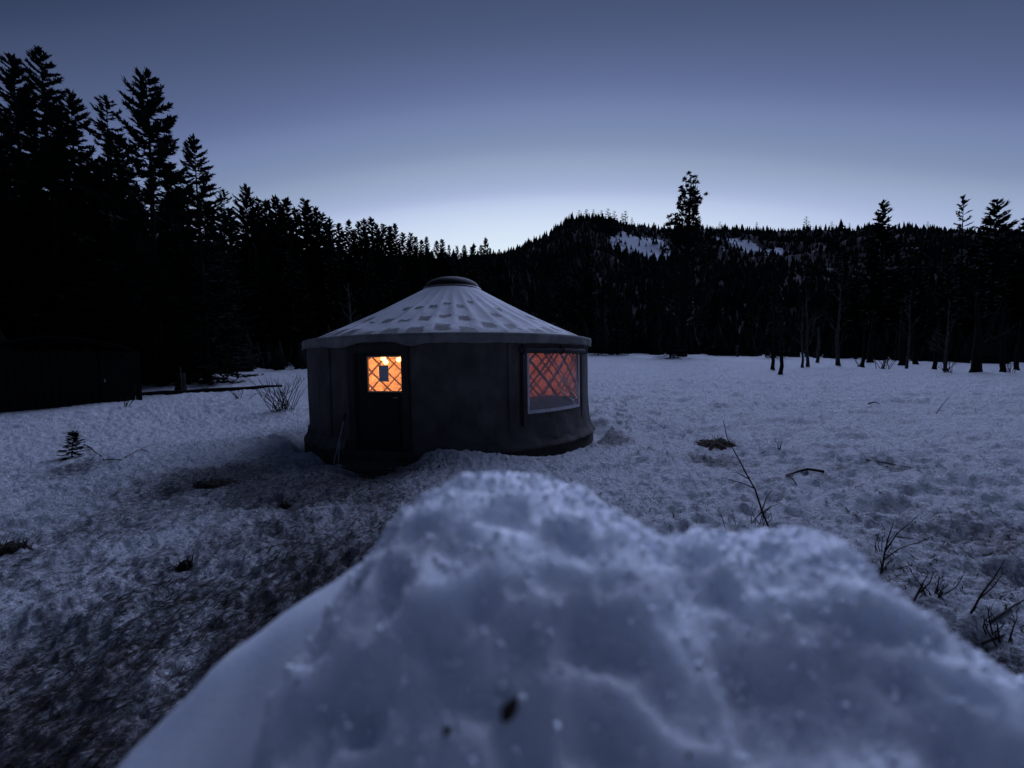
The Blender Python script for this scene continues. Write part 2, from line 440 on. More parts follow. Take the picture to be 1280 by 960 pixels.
def hz_base(x, y):
    y1 = np.asarray(y, float); x1 = np.asarray(x, float)
    q = np.clip(x1 / np.maximum(y1, 1.0), 0, 1.25) / 1.25
    sl = .075 - .033 * q
    d = np.clip(y1 - 8.5, -8, 80)
    z = -.13 + sl * np.where(d > 0, np.sqrt(d * d + 2.0) - 1.41, 0)
    for bx, by, h, r in BUMPS:
        z = z + h * np.exp(-((x1 - bx) ** 2 + (y1 - by) ** 2) / (r * r))
    return z
# boot prints: (x, y, heading, depth, half length)
PRINTS = []
_pr = random.Random(44)
for way, step, dep_ in ((((-2.15, 6.3), (-2.0, 5.0), (-1.5, 3.6), (-1.3, 2.2)), .34, .065), (((-2.3, 6.3), (-3.2, 5.6), (-4.6, 5.4), (-6.5, 6.2)), .38, .06),
                       (((1.9, 8.6), (2.6, 9.6), (3.2, 12.0), (4.4, 16.0)), .42, .10), (((.6, 6.0), (1.6, 6.4), (2.6, 7.0), (3.4, 7.6)), .36, .06), (((2.2, 4.2), (3.6, 5.4), (5.2, 6.2), (7.0, 6.6)), .42, .07)):
    k_ = 0
    for (xa, ya), (xb, yb) in zip(way, way[1:]):
        ln_ = math.hypot(xb - xa, yb - ya); hd = math.atan2(yb - ya, xb - xa)
        for i_ in range(int(ln_ / step)):
            t_ = i_ * step / ln_; k_ += 1; sd_ = (.11 if k_ % 2 else -.11) + _pr.uniform(-.04, .04)
            PRINTS.append((xa + (xb - xa) * t_ - math.sin(hd) * sd_ + _pr.uniform(-.05, .05), ya + (yb - ya) * t_ + math.cos(hd) * sd_, hd + _pr.uniform(-.25, .25), dep_ * _pr.uniform(.7, 1.2), .15))
def hz(x, y):
    x1 = np.asarray(x, float); y1 = np.asarray(y, float)
    z = hz_base(x1, y1)
    r = np.hypot(x1, y1)
    near = 1 - sstep(25, 70, r)
    w = fbm(x1 * .9 + 3, y1 * .9, 11, 2) * .35
    calm = np.clip(.45 + 2.0 * fbm(x1 * .28 + 9, y1 * .22, 15, 2), .12, 1.15)
    z = z + near * (fbm(x1 * 1.1 + y1 * .3, y1 * 3.4 - x1 * .5, 25, 3) * .085 * sstep(-1, 3, x1)
                    + fbm(x1 * .35, y1 * .35, 1, 2) * .16
                    + (np.abs(fbm(x1 * 1.25 + w, y1 * 1.45 - w, 5, 3)) - .15) * -.13 * (.3 + .7 * calm)
                    + fbm(x1 * 4.2 + w, y1 * 4.6, 21, 2) * .055 * calm
                    + fbm(x1 * 13., y1 * 14., 31, 2) * .050 + fbm(x1 * 31., y1 * 33., 35, 2) * .018 * sstep(9, 4, r))
    for px_, py_, hd, dp_, hl in PRINTS:
        m_ = (np.abs(x1 - px_) < .5) & (np.abs(y1 - py_) < .5)
        if not m_.any(): continue
        dx_, dy_ = x1 - px_, y1 - py_; u_ = (dx_ * math.cos(hd) + dy_ * math.sin(hd)) / hl; v_ = (-dx_ * math.sin(hd) + dy_ * math.cos(hd)) / (hl * .52)
        q_ = u_ * u_ + v_ * v_
        z = z + np.where(m_, -dp_ * np.exp(-q_ ** 2) + dp_ * .28 * np.exp(-(np.sqrt(q_) - 1.45) ** 2 / .12), 0)
    # boots and skis have packed a trench and path round the yurt
    ry = np.hypot(x1 - YC.x, y1 - YC.y)
    ph = np.arctan2(x1 - YC.x, -(y1 - YC.y))
    ins = 1 - sstep(YR + .16, YR + .62, ry + fbm(x1 * 2.5, y1 * 2.5, 45, 2) * .25)
    ins = ins * (1 - .85 * np.exp(-((ph - .10) / .21) ** 2))
    z = z * (1 - ins) + ins * (-.33 + .06 * fbm(x1 * 6, y1 * 6, 47, 2))
    return z
def hz1(x, y): return float(hz(np.array([x]), np.array([y]))[0])
def G(px, py):
    """where the sight line of a photograph pixel meets the snow"""
    d = ray(px, py); t = np.geomspace(.8, 90, 1400)
    z = EYE.z + d.z * t - hz(EYE.x + d.x * t, EYE.y + d.y * t)
    k = np.argmax(z < 0)
    if not (z < 0).any(): k = len(t) - 1
    p = EYE + d * float(t[k]); p.z = hz1(p.x, p.y)
    return p

DIRTY = []
for px_, py_, dp_, br_, bk_ in ((893, 553, 7.0, .55, .45), (760, 552, 8.6, .6, .35), (268, 606, 6.2, .7, .4), (470, 600, 6.3, .9, .12), (975, 556, 7.1, .3, .2), (1120, 580, 6.0, .8, .22), (355, 640, 5.0, .7, .3), (90, 570, 6.9, .4, .3)):
    q_ = P(px_, py_, dp_); DIRTY.append((q_.x, q_.y, br_, bk_))
def dirt_dim_at(x, y):  # real litter stain, plus darkening of the near corners painted into the snow
    r = np.hypot(x, y); az = np.degrees(np.arctan2(x, y))
    left = sstep(6, -30, az) * sstep(16, 3.0, r) * .20 + sstep(0, -40, az) * sstep(4.5, 1.6, r) * .25
    path = np.exp(-((x + 1.4) ** 2) / 1.6) * sstep(7.5, 5.5, y) * .14
    right = sstep(16, 46, az) * sstep(8, 1.6, r) * .50  # partly litter, partly the dim right-hand corner put into the colour
    deep = sstep(-44, -52, az) * sstep(4.5, 2.4, r) * .35
    for bx, by, br, bk in DIRTY:
        right = right + bk * np.exp(-((x - bx) ** 2 + (y - by) ** 2) / br ** 2)
    blot = 1 + 1.1 * fbm(x * .9 + 7, y * .9, 411, 3)
    return np.clip((left + path + right + deep) * blot + .10, 0, 1)

def build_ground():
    th = np.concatenate([np.arange(-72, 72.01, .155), np.arange(76, 284.1, 8)]) * math.pi / 180
    rr = np.concatenate([[.02, .25, .5], np.geomspace(.7, 80, 430), np.geomspace(90, 3200, 16)])
    T, RR = np.meshgrid(th, rr)
    x = RR * np.sin(T); y = RR * np.cos(T); z = hz(x, y)
    v = np.stack([x, y, z], -1).reshape(-1, 3)
    me = np_mesh('snow_field', v, grid_faces(len(rr), len(th), True)[:, ::-1], M['snow'])
    at = me.attributes.new('dirt_dim', 'FLOAT', 'POINT'); at.data.foreach_set('value', dirt_dim_at(x, y).astype(np.float32).ravel())
    tag(link('snow_field', me), kind='structure')
build_ground()

# ------------------------------------------------------------------ hills
class Ridge:
    def __init__(s, pts, lower):           # pts: px, py of the skyline, crest distance, foot distance
        az, zc, dc, df = [], [], [], []
        for px, py, dcr, dfo in pts:
            d = ray(px, py); h = math.hypot(d.x, d.y)
            az.append(math.atan2(d.x, d.y)); zc.append(1.5 + d.z / h * dcr - lower); dc.append(dcr); df.append(dfo)
        s.az, s.zc, s.dc, s.df = map(np.array, (az, zc, dc, df))
    def h(s, x, y):
        az = np.arctan2(x, y); r = np.hypot(x, y)
        zc, dc, df = np.interp(az, s.az, s.zc), np.interp(az, s.az, s.dc), np.interp(az, s.az, s.df)
        t = (r - df) / (dc - df)
        up = np.clip(t, 0, 1) ** 1.15
        z = -2 + (zc + 2) * up - np.clip(t - 1, 0, 9) * (zc * .35)
        return z + fbm(x * .02, y * .02, 41, 3) * np.clip(t, 0, 1) * .05 * dc * np.clip((1 - t) * 3, .15, 1)
    def mesh(s, name, mat, na, nr, rmax):
        a = np.linspace(s.az[0], s.az[-1], na); q = np.linspace(0, 1, nr)
        df = np.interp(a, s.az, s.df); dc = np.interp(a, s.az, s.dc)
        rr = df[None, :] + (dc * rmax - df)[None, :] * q[:, None]
        x = rr * np.sin(a)[None, :]; y = rr * np.cos(a)[None, :]
        v = np.stack([x, y, s.h(x, y)], -1).reshape(-1, 3)
        o = link(name, np_mesh(name, v, grid_faces(nr, na)[:, ::-1], mat)); tag(o, kind='structure'); return o
left_hill = Ridge([(-700, 260, 150, 34), (0, 300, 140, 30), (200, 318, 140, 30), (330, 330, 150, 34), (450, 330, 160, 40),
                   (560, 330, 180, 48), (640, 338, 190, 55), (720, 370, 190, 60), (820, 430, 190, 70)], 5)
left_hill.mesh('forested_hill', M['hill'], 120, 50, 1.6)
mountain = Ridge([(300, 345, 420, 150), (520, 328, 420, 150), (600, 316, 420, 150), (632, 309, 420, 150), (680, 291, 430, 150), (712, 269, 430, 150),
                  (740, 264, 430, 150), (770, 268, 440, 145), (800, 275, 460, 140), (840, 281, 500, 130), (880, 282, 560, 125),
                  (1000, 281, 620, 115), (1080, 282, 620, 110), (1200, 280, 600, 105), (1300, 283, 600, 100), (1700, 290, 600, 90)], 6)
def G_ridge(rg, px, py, t0=100, t1=700):
    d = ray(px, py); t = np.linspace(t0, t1, 1500)
    z = EYE.z + d.z * t - rg.h(EYE.x + d.x * t, EYE.y + d.y * t)
    k = int(np.argmax(z < 0)) if (z < 0).any() else len(t) - 1
    return EYE + d * float(t[k])
def mat_mountain():
    m, nt, bs = new_mat('snow_patched_slope')
    tc = N(nt, 'ShaderNodeTexCoord'); vec = tc.outputs['Object']
    at = N(nt, 'ShaderNodeAttribute', attribute_name='snow')
    n = noise_tex(nt, .16, 8, .8, vec)
    a = N(nt, 'ShaderNodeMath', operation='MULTIPLY'); nt.links.new(at.outputs['Fac'], a.inputs[0])
    s = N(nt, 'ShaderNodeMath', operation='MULTIPLY_ADD'); s.inputs[1].default_value = 3.6; s.inputs[2].default_value = -.75; nt.links.new(n.outputs[0], s.inputs[0])
    nt.links.new(s.outputs[0], a.inputs[1])
    r = ramp(nt, a.outputs[0], [(.42, (.02, .02, .02)), (.58, (.78, .80, .85))]); nt.links.new(r.outputs[0], bs.inputs['Base Color'])
    bs.inputs['Roughness'].default_value = .9; bs.inputs['Specular IOR Level'].default_value = .1
    return m
M['mountain'] = mat_mountain()
mo = mountain.mesh('mountain', M['mountain'], 260, 90, 1.5)
SNOWP = []
for px, py, r_, k in [(772, 309, 11, .8), (790, 305, 15, 1), (806, 312, 15, 1), (820, 318, 11, 1), (815, 304, 12, .9), (828, 308, 9, .9), (800, 322, 8, .7), (812, 275, 9, .5), (825, 280, 7, .6),
                      (886, 291, 8, .5), (902, 299, 7, .6), (918, 303, 9, .75), (928, 312, 9, .8), (941, 309, 8, .75), (972, 313, 9, .75), (905, 312, 7, .5), (1140, 311, 7, .5), (960, 318, 6, .5), (872, 288, 7, .5)]:
    p = G_ridge(mountain, px, py); SNOWP.append((p.x, p.y, r_ * math.hypot(p.x, p.y) / 450, k))
def snow_at(x, y):
    s = np.zeros_like(x)
    for a, b, r_, k in SNOWP:
        s = np.maximum(s, k * np.exp(-(((x - a) ** 2 + ((y - b) * .45) ** 2) / (r_ * r_)) ** 1.5))
    return s
co = np.zeros(len(mo.data.vertices) * 3, dtype=np.float32); mo.data.vertices.foreach_get('co', co); co = co.reshape(-1, 3)
at = mo.data.attributes.new('snow', 'FLOAT', 'POINT'); at.data.foreach_set('value', snow_at(co[:, 0], co[:, 1]).astype(np.float32))

# ------------------------------------------------------------------ conifers
def frame(d):
    d = d.normalized(); a = Vector((0, 0, 1)) if abs(d.z) < .9 else Vector((1, 0, 0))
    u = d.cross(a).normalized(); return d, u, u.cross(d)
def spray(mb, p, d, l, k, rnd, spread=.75, wid=.17):
    d, u, w = frame(d)
    for i in range(k):
        a = (i / max(k - 1, 1) - .5) * 2 * spread + rnd.uniform(-.2, .2)
        e = (d * math.cos(a) + u * math.sin(a) + w * rnd.uniform(-.28, .28)).normalized()
        ll = l * rnd.uniform(.6, 1.15) * (1 - .35 * abs(a))
        sd = (e.cross(w).normalized() * math.cos(rnd.uniform(-.9, .9)) + w * rnd.uniform(-.6, .6)).normalized() * ll * wid
        n = len(mb.v)
        m1 = p + e * ll * .45
        mb.v += [tuple(p - sd * .25), tuple(m1 - sd), tuple(p + e * ll), tuple(m1 + sd)]
        mb.f.append((n, n + 1, n + 2, n + 3))
def conifer(seed, H=20.0, base=.12, wide=.22, nb=80, nt=9, kt=5, gap=0.0, droop=.25, tip=.9, tl=.8, trunk_r=.26, lean=.0, ragged=.35, wid=.17, ex=.78):
    """trunk mesh, crown mesh: tapered trunk, whorled limbs that sag and turn up, needle sprays along them"""
    rnd = random.Random(seed); tm, cm = MB(), MB()
    tp, tr = [], []
    for i in range(11):
        t = i / 10
        tp.append(Vector((lean * H * t * t + math.sin(t * 5 + seed) * .06, math.sin(t * 4 + seed * 2) * .06, H * t - .3)))
        tr.append(max(trunk_r * (1 - t) ** .9, .015) * (1.55 if i == 0 else 1))
    tm.tube(tp, tr, 7)
    def axis(t):
        f = t * 10; i = min(int(f), 9); return tp[i].lerp(tp[i + 1], f - i)
    bald = [(rnd.uniform(base, .9), rnd.uniform(0, 6.28)) for _ in range(int(gap * 12))]
    for b in range(nb):
        t = base + (1 - base) * (b + rnd.random()) / nb
        az = b * 2.4 + rnd.uniform(-.5, .5)
        if any(abs(t - q) < .05 and abs(((az - w + 3.14) % 6.28) - 3.14) < .9 for q, w in bald): continue
        u = (1 - t) / (1 - base)
        L = H * wide * (u ** ex) * min(1, .6 + (t - base) * 5) * rnd.uniform(1 - ragged, 1 + ragged * .5) + .22
        p0 = axis(t); d0 = Vector((math.cos(az), math.sin(az), 0))
        pitch = .55 * (1 - u) ** 1.5 + .10 - .35 * u * rnd.random()
        pts = []; m = max(3, int(nt))
        for i in range(m + 1):
            s = i / m
            zz = math.tan(pitch) * L * s - droop * L * s * (1 - .75 * s) * 1.6
            wv = math.sin(s * 3 + seed + b) * .05 * L
            pts.append(p0 + d0 * (L * s) + Vector((-d0.y, d0.x, 0)) * wv + Vector((0, 0, zz)))
        cm.tube([pts[0], pts[m // 2], pts[-1]], [.012 + .018 * L * .5, .01 + .012 * L * .3, .006], 3, False)
        for i in range(1, m + 1):
            s = i / m
            if s < .22 and L > 1.2: continue
            d = (pts[i] - pts[i - 1])
            l = tl * (.45 + .75 * (1 - abs(s - .6))) * (.5 + .5 * min(1, L / 2)) * rnd.uniform(.75, 1.25)
            spray(cm, pts[i] - d * rnd.random(), d.normalized() + Vector((0, 0, rnd.uniform(-.15, .35))), l, kt, rnd, .75, wid)
            if L > 1.0 and i < m:
                for sg in (-1, 1):
                    if rnd.random() < .75:
                        e = d.normalized() * .75 + Vector((-d0.y, d0.x, 0)) * sg * .9 + Vector((0, 0, rnd.uniform(-.25, .2)))
                        spray(cm, pts[i], e, l * 1.15 * (1 - s * .4), kt - 1, rnd, .75, wid)
    for i in range(5):
        spray(cm, tp[-1] - Vector((0, 0, .25 * i)), Vector((rnd.uniform(-.4, .4), rnd.uniform(-.4, .4), 1)), tip * .7, 3, rnd, .5)
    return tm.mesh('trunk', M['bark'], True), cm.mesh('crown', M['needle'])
BIG = [conifer(11, wide=.23, nb=250, nt=11, kt=6, gap=.3, droop=.34, tl=.50, base=.04, wid=.15), conifer(12, wide=.20, nb=270, nt=11, kt=6, gap=.2, droop=.26, tl=.48, base=.04, wid=.15),
       conifer(13, wide=.25, nb=215, nt=12, kt=6, gap=.5, droop=.40, ragged=.55, tl=.54, base=.04, wid=.15), conifer(14, wide=.22, nb=260, nt=11, kt=6, gap=.2, droop=.2, tl=.5, base=.04, wid=.15),
       conifer(15, wide=.22, nb=225, nt=11, kt=6, gap=.4, droop=.30, ragged=.55, lean=.012, tl=.50, base=.04, wid=.15)]
MID = [conifer(s, wide=w, nb=170, nt=6, kt=6, tl=.72, droop=dr, ragged=.4, base=.02, wid=.2, ex=1.0, tip=1.1) for s, w, dr in ((21, .13, .2), (22, .165, .28), (23, .11, .2), (24, .145, .25), (25, .175, .3))]
def merged(pair, name):
    a, b = pair; mb = MB()
    for me in (a, b): mb.add([v.co for v in me.vertices], [tuple(p.vertices) for p in me.polygons])
    return mb.mesh(name, M['needle'])
SMALL = [merged(conifer(s, wide=w, nb=22, nt=2, kt=3, tl=1.7, droop=.2, base=.05, tip=1.6), 'conifer') for s, w in ((31, .13), (32, .17), (33, .11), (34, .15))]
HUNIT = 20.0 - .3
def tree(pair, x, y, z, H, label, cat='tree', group=None, name='conifer_tree', rot=None):
    r = thing(name, label, cat, (x, y, z), random.uniform(0, 6.28) if rot is None else rot, group)
    s = H / HUNIT; r.scale = (s, s, s)
    link('trunk', pair[0], r); link('crown', pair[1], r)
    return r
def top_tree(pair, px, py, dep, label, group=None, rot=None, zb=None, name='conifer_tree'):
    """a tree whose tip is seen at px, py, rooted on the terrain below it"""
    p = P(px, py, dep)
    zb = max(hz1(p.x, p.y), float(left_hill.h(np.array([p.x]), np.array([p.y]))[0])) if zb is None else zb
    return tree(pair, p.x, p.y, zb - .1, p.z - zb, label, group=group, rot=rot, name=name)
LG = 'tall conifers along the left forest skyline'
for px, py, dep, k, lab in [
    (16, 74, 27, 3, 'tall fir at the far left edge, its pointed top just left of the tallest one'),
    (52, 66, 25, 1, 'tallest fir of the left forest, spire nearest the upper left corner'),
    (88, 118, 29, 0, 'shaggy fir leaning over the gap just right of the tallest left fir'),
    (126, 122, 27, 4, 'ragged fir with thin top between the tallest fir and the open-branched one'),
    (180, 90, 21, 2, 'open-branched tall fir with sky showing through its drooping boughs'),
    (243, 174, 21.5, 0, 'dense rounded fir just right of the open-branched tall fir'),
    (148, 178, 30, 3, 'lower fir filling the gap left of the open-branched tall fir'),
    (212, 205, 33, 1, 'half-hidden fir between the open-branched fir and the dense rounded fir'),
    (276, 238, 36, 4, 'small ragged fir at the right foot of the dense rounded fir'),
    (306, 233, 42, 2, 'bushy-topped fir where the left forest skyline starts to fall'),
    (-40, 100, 28, 0, 'tall dark fir cut off by the left edge of the photo')]:
    top_tree(BIG[k], px, py, dep, lab, LG)
SK = 'small conifers on the descending left skyline'
for i, (px, py, dep) in enumerate([(323, 250, 52), (333, 252, 56), (343, 247, 54), (357, 250, 58), (381, 251, 60), (369, 262, 62), (395, 262, 66), (404, 268, 70), (412, 274, 72), (424, 281, 78),
                      (436, 277, 80), (448, 279, 84), (456, 275, 86), (464, 274, 86), (471, 281, 90), (479, 281, 92), (487, 284, 95), (494, 281, 96), (504, 292, 100), (513, 292, 104),
                      (519, 297, 108), (527, 301, 112), (533, 297, 116), (546, 302, 122), (553, 300, 126), (561, 307, 132), (571, 308, 138), (580, 307, 144), (590, 309, 150), (601, 307, 152), (613, 311, 160), (624, 312, 166)]):
    nm = 'narrow pointed spruce' if i % 3 else 'shaggy small fir'
    for k, (ox, oy) in enumerate(((0, 0), (random.uniform(-7, 7), random.uniform(7, 18)))):
        t_ = top_tree(MID[(i * 2 + k) % 5], px + ox, py + oy, dep * random.uniform(.92, 1.04), 'black conifer among the row of small pointed tops on the falling left skyline', SK)
        w_ = random.uniform(1.1, 1.6); t_.scale = (t_.scale[0] * w_, t_.scale[1] * w_, t_.scale[2])
def zt(x, y):
    a = np.array([x]); b = np.array([y]); return max(hz1(x, y), float(left_hill.h(a, b)[0]))
# the black wood on the left, tree behind tree
FG = 'trees massed in the black left-hand forest'
SKY_PX = [-60, 60, 190, 250, 310, 360, 400, 450, 500, 560, 620, 700]; SKY_PY = [190, 200, 235, 250, 268, 278, 286, 298, 305, 318, 322, 345]
n = 0
while n < 95:
    px = random.uniform(-60, 690); dep = random.uniform(23, 40) if px < 300 else random.uniform(32, 62)
    if px > 330 and dep < 34: continue
    x = (px - 640) / F * dep; z = zt(x, dep); p = P(px, np.interp(px, SKY_PX, SKY_PY) + random.uniform(4, 70), dep)
    H = p.z - z
    if H < 5 or H > 24: continue
    if dep < 26 and px < 170 and abs(px - 85) < 75: continue
    tree(MID[n % 5] if dep > 27 else BIG[n % 5], p.x, p.y, z - .1, H, 'dark conifer in the black mass of the left-hand forest', group=FG); n += 1

for px, py, dep in ((-20, 190, 33), (30, 205, 35), (62, 185, 34), (100, 210, 36), (132, 200, 37), (160, 232, 34), (190, 228, 38), (222, 244, 37), (255, 252, 40), (285, 262, 44), (80, 235, 32), (205, 262, 33), (315, 268, 46), (340, 270, 50)):
    t_ = top_tree(BIG[int(px) % 5], px, py, dep, 'dark conifer in the black mass of the left-hand forest', FG); t_.scale = (t_.scale[0] * 1.3, t_.scale[1] * 1.3, t_.scale[2])
# skyline trees on the right
def rtree(pair, px, py, dep, lab, name='conifer_tree', rot=0):
    p = P(px, py, dep); z = hz1(p.x, p.y); return tree(pair, p.x, p.y, z - .1, p.z - z, lab, group='lone trees above the right ridge', name=name, rot=rot)
rtree(conifer(51, wide=.20, nb=110, nt=8, droop=.12, ragged=.3), 1104, 253, 52, 'bushy spruce cone rising above the right ridge, left of the other two')
rtree(conifer(52, wide=.14, nb=60, nt=6, kt=4, tl=.75, droop=.1, ragged=.3), 1205, 246, 50, 'slim airy spruce rising above the right ridge, between two fuller trees')
rtree(conifer(53, wide=.25, nb=120, nt=9, droop=.12, ragged=.25), 1246, 251, 46, 'broad dense fir rising above the right ridge, widest of the three')
rtree(conifer(54, wide=.22, nb=110, nt=8, droop=.12, ragged=.3), 1284, 271, 46, 'fir at the right edge of the photo, only its side in view')

def pine(seed, H):
    """loose pine: bare ascending limbs carrying round needle clumps"""
    rnd = random.Random(seed); tm, cm = MB(), MB()
    tp = [Vector((.05 * H * math.sin(t * 2.2) * .4 + .03 * H * t * t, .1 * math.sin(t * 5), H * t)) for t in [i / 12 for i in range(13)]]
    tm.tube(tp, [max(.42 * (1 - t) ** .8, .03) * (1.4 if i == 0 else 1) for i, t in enumerate([i / 12 for i in range(13)])], 8)
    def clump(c, r, up):
        for k in range(16):
            d = Vector((rnd.gauss(0, 1), rnd.gauss(0, 1), rnd.gauss(.35, .9))).normalized()
            spray(cm, c + d * r * .15, d + up * .5, r * rnd.uniform(.7, 1.15), 3, rnd, .5, .2)
    for b in range(84):
        t = .16 + .83 * (b + rnd.random()) / 84; f = t * 12; i = min(int(f), 11); p0 = tp[i].lerp(tp[i + 1], f - i)
        az = b * 2.4 + rnd.uniform(-.5, .5); u = 1 - t
        L = H * (.28 * u ** .72 * rnd.uniform(.6, 1.0)) + .25
        d0 = Vector((math.cos(az), math.sin(az), 0)); tilt = rnd.uniform(.45, .95) + .3 * t
        pts = [p0 + d0 * (L * s * math.cos(tilt * s)) + Vector((0, 0, L * s * math.sin(tilt * s) * 1.05)) for s in (0, .35, .7, 1)]
        cm.tube(pts, [.05 * L * .5 + .03, .03 * L * .5 + .03, .035, .02], 4, False)
        for s in ((1.0,) if L < 1.2 else (.62, .82, 1.0)):
            q = pts[0].lerp(pts[-1], s); clump(q + Vector((rnd.uniform(-.25, .25), rnd.uniform(-.25, .25), rnd.uniform(0, .2))), rnd.uniform(.28, .46), Vector((0, 0, 1)))
            if s < 1: clump(q + Vector((-d0.y, d0.x, .1)) * rnd.uniform(-.6, .6), rnd.uniform(.25, .42), Vector((0, 0, 1)))
    # a second leader to the left
    s0 = tp[7]; sec = [s0, s0 + Vector((-.9, .1, .9)), s0 + Vector((-1.6, .1, 2.2)), s0 + Vector((-1.9, .1, 3.7))]
    cm.tube(sec, [.16, .13, .09, .03], 5, False)
    for q in range(18):
        a = rnd.random(); pt = sec[1].lerp(sec[3], a); clump(pt + Vector((rnd.uniform(-.8, .8), rnd.uniform(-.5, .5), rnd.uniform(-.2, .5))) * (1.1 - a * .7), .5, Vector((0, 0, 1)))
    return tm.mesh('trunk', M['bark'], True), cm.mesh('crown', M['needle'])
p = P(853, 222, 42); zb = hz1(p.x, p.y)
Hp = p.z - zb; r = thing('pine_tree', 'lone open pine with tufted limbs and sky gaps, right of the snowy peak', 'tree', (p.x, p.y, zb - .1), 0.0, 'lone trees above the right ridge')
pm = pine(5, Hp); link('trunk', pm[0], r); link('crown', pm[1], r)

# the black wood on the right
RG = 'trees massed in the black right-hand forest'
n = 0
while n < 95:
    px = random.uniform(560, 1360); dep = random.uniform(44, 92) if px < 900 else random.uniform(38, 88)
    q = P(px, random.uniform(298, 372), dep); z = hz1(q.x, q.y); H = q.z - z
    if H < 4 or H > 26: continue
    if 840 < px < 990 and q.z > 1.5 + .25 * dep: continue
    if 745 < px < 850 and q.z > 1.5 + .235 * dep: continue
    tree(MID[n % 5], q.x, q.y, z - .1, H, 'dark conifer in the black mass of the right-hand forest', group=RG); n += 1
# low skirts of boughs that touch the snow
for px, dep, H, lab in [(748, 44, 3.4, 'low dark fir whose boughs spread on the snow just right of the yurt'), (838, 40, 4.5, 'low bushy fir spreading on the snow at the foot of the lone open pine'),
                        (792, 50, 4.0, 'small dark fir at the field edge, between the two low bushy ones')]:
    q = P(px, 430, dep); z = hz1(q.x, q.y); tree(BIG[2], q.x, q.y, z - .15, H, lab, group='low firs at the edge of the field').scale = (H / HUNIT * 1.7, H / HUNIT * 1.7, H / HUNIT)

# far slopes: one mass of small trees, with gaps where the snow patches lie
def far_mass(name, rg, count, dmin, dmax, azr, hmin, hmax, keep=None, bias=1.0):
    tv, tf = [], []
    for k, (z0, z1, w) in enumerate(((.04, .5, .19), (.28, .78, .14), (.55, 1.0, .085))):
        nseg = 6; b = len(tv); tv.append((0, 0, z1))
        for i in range(nseg):
            a = 6.283 * (i + .5 * k) / nseg; rr_ = w * (1.15 if i % 2 else .8); tv.append((rr_ * math.cos(a), rr_ * math.sin(a), z0 - (.03 if i % 2 else 0)))
        for i in range(nseg): tf.append((b, b + 1 + i, b + 1 + (i + 1) % nseg))
    tv, tf = np.array(tv), np.array(tf)
    az = rng.uniform(azr[0], azr[1], count); dc = np.interp(az, rg.az, rg.dc); df = np.interp(az, rg.az, rg.df)
    r_ = np.maximum(df * dmin, df) + (dc * dmax - df) * rng.random(count) ** bias
    x, y = r_ * np.sin(az), r_ * np.cos(az)
    if keep is not None:
        m = keep(x, y); x, y = x[m], y[m]
    z = rg.h(x, y); k = len(x); H = rng.uniform(hmin, hmax, k) * np.exp(rng.normal(0, .16, k)) * (1 + .7 * fbm(x * .03, y * .03, 333, 2)); a = rng.uniform(0, 6.28, k)
    wx = H * rng.uniform(.9, 1.8, k)
    V = np.empty((k, len(tv), 3))
    V[:, :, 0] = x[:, None] + (tv[None, :, 0] * np.cos(a)[:, None] - tv[None, :, 1] * np.sin(a)[:, None]) * wx[:, None]
    V[:, :, 1] = y[:, None] + (tv[None, :, 0] * np.sin(a)[:, None] + tv[None, :, 1] * np.cos(a)[:, None]) * wx[:, None]
    V[:, :, 2] = z[:, None] - .3 + tv[None, :, 2] * H[:, None]
    Fc = (tf[None] + (np.arange(k) * len(tv))[:, None, None]).reshape(-1, 3)
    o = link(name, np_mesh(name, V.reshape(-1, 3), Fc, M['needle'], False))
    return tag(o, kind='stuff')
def keep_m(x, y): return rng.random(len(x)) > np.clip(snow_at(x, y) * 1.15 - .15, 0, .94)
far_mass('far_mountain_forest', mountain, 15000, 1.0, 1.04, (mountain.az[0], mountain.az[-1]), 3.5, 7.5, keep_m, .8)
far_mass('hillside_forest', left_hill, 4200, 2.2, 1.05, (left_hill.az[0], left_hill.az[-1]), 5, 9, None, .8)
class Flat:
    def __init__(s, a0, a1, r0, r1): s.az = np.array([a0, a1]); s.dc = np.array([r1, r1]); s.df = np.array([r0, r0])
    def h(s, x, y): return np.maximum(hz_base(x, y), left_hill.h(x, y))
far_mass('forest_undergrowth', Flat(R(7), R(62), 50, 105), 2200, 1.0, 1.0, (R(7), R(62)), 1.6, 4.2, None, 1.0)
far_mass('forest_undergrowth', Flat(R(-62), R(-14), 34, 75), 1500, 1.0, 1.0, (R(-62), R(-14)), 1.4, 3.4, None, 1.0)
# single trees that stand out on the mountain crest
for px, py in [(702, 276), (712, 268), (724, 263), (733, 262), (742, 262), (752, 263), (760, 261), (768, 264), (778, 267), (782, 264), (790, 272), (1008, 271), (1040, 277), (946, 278), (900, 277), (1062, 279), (1160, 277)]:
    d = ray(px, py); az = math.atan2(d.x, d.y); dist = float(np.interp(az, mountain.az, mountain.dc)) * .985
    q = EYE + d * (dist / math.hypot(d.x, d.y)); z = float(mountain.h(np.array([q.x]), np.array([q.y]))[0])
    o = link('conifer_tree', SMALL[int(px) % 4], None, (q.x, q.y, z - .3)); s = max(q.z - z + .3, 6) / HUNIT; o.scale = (s * 2.4, s * 2.4, s)
    tag(o, 'tiny conifer standing out on the distant mountain crest', 'tree', 'tiny trees on the mountain crest')

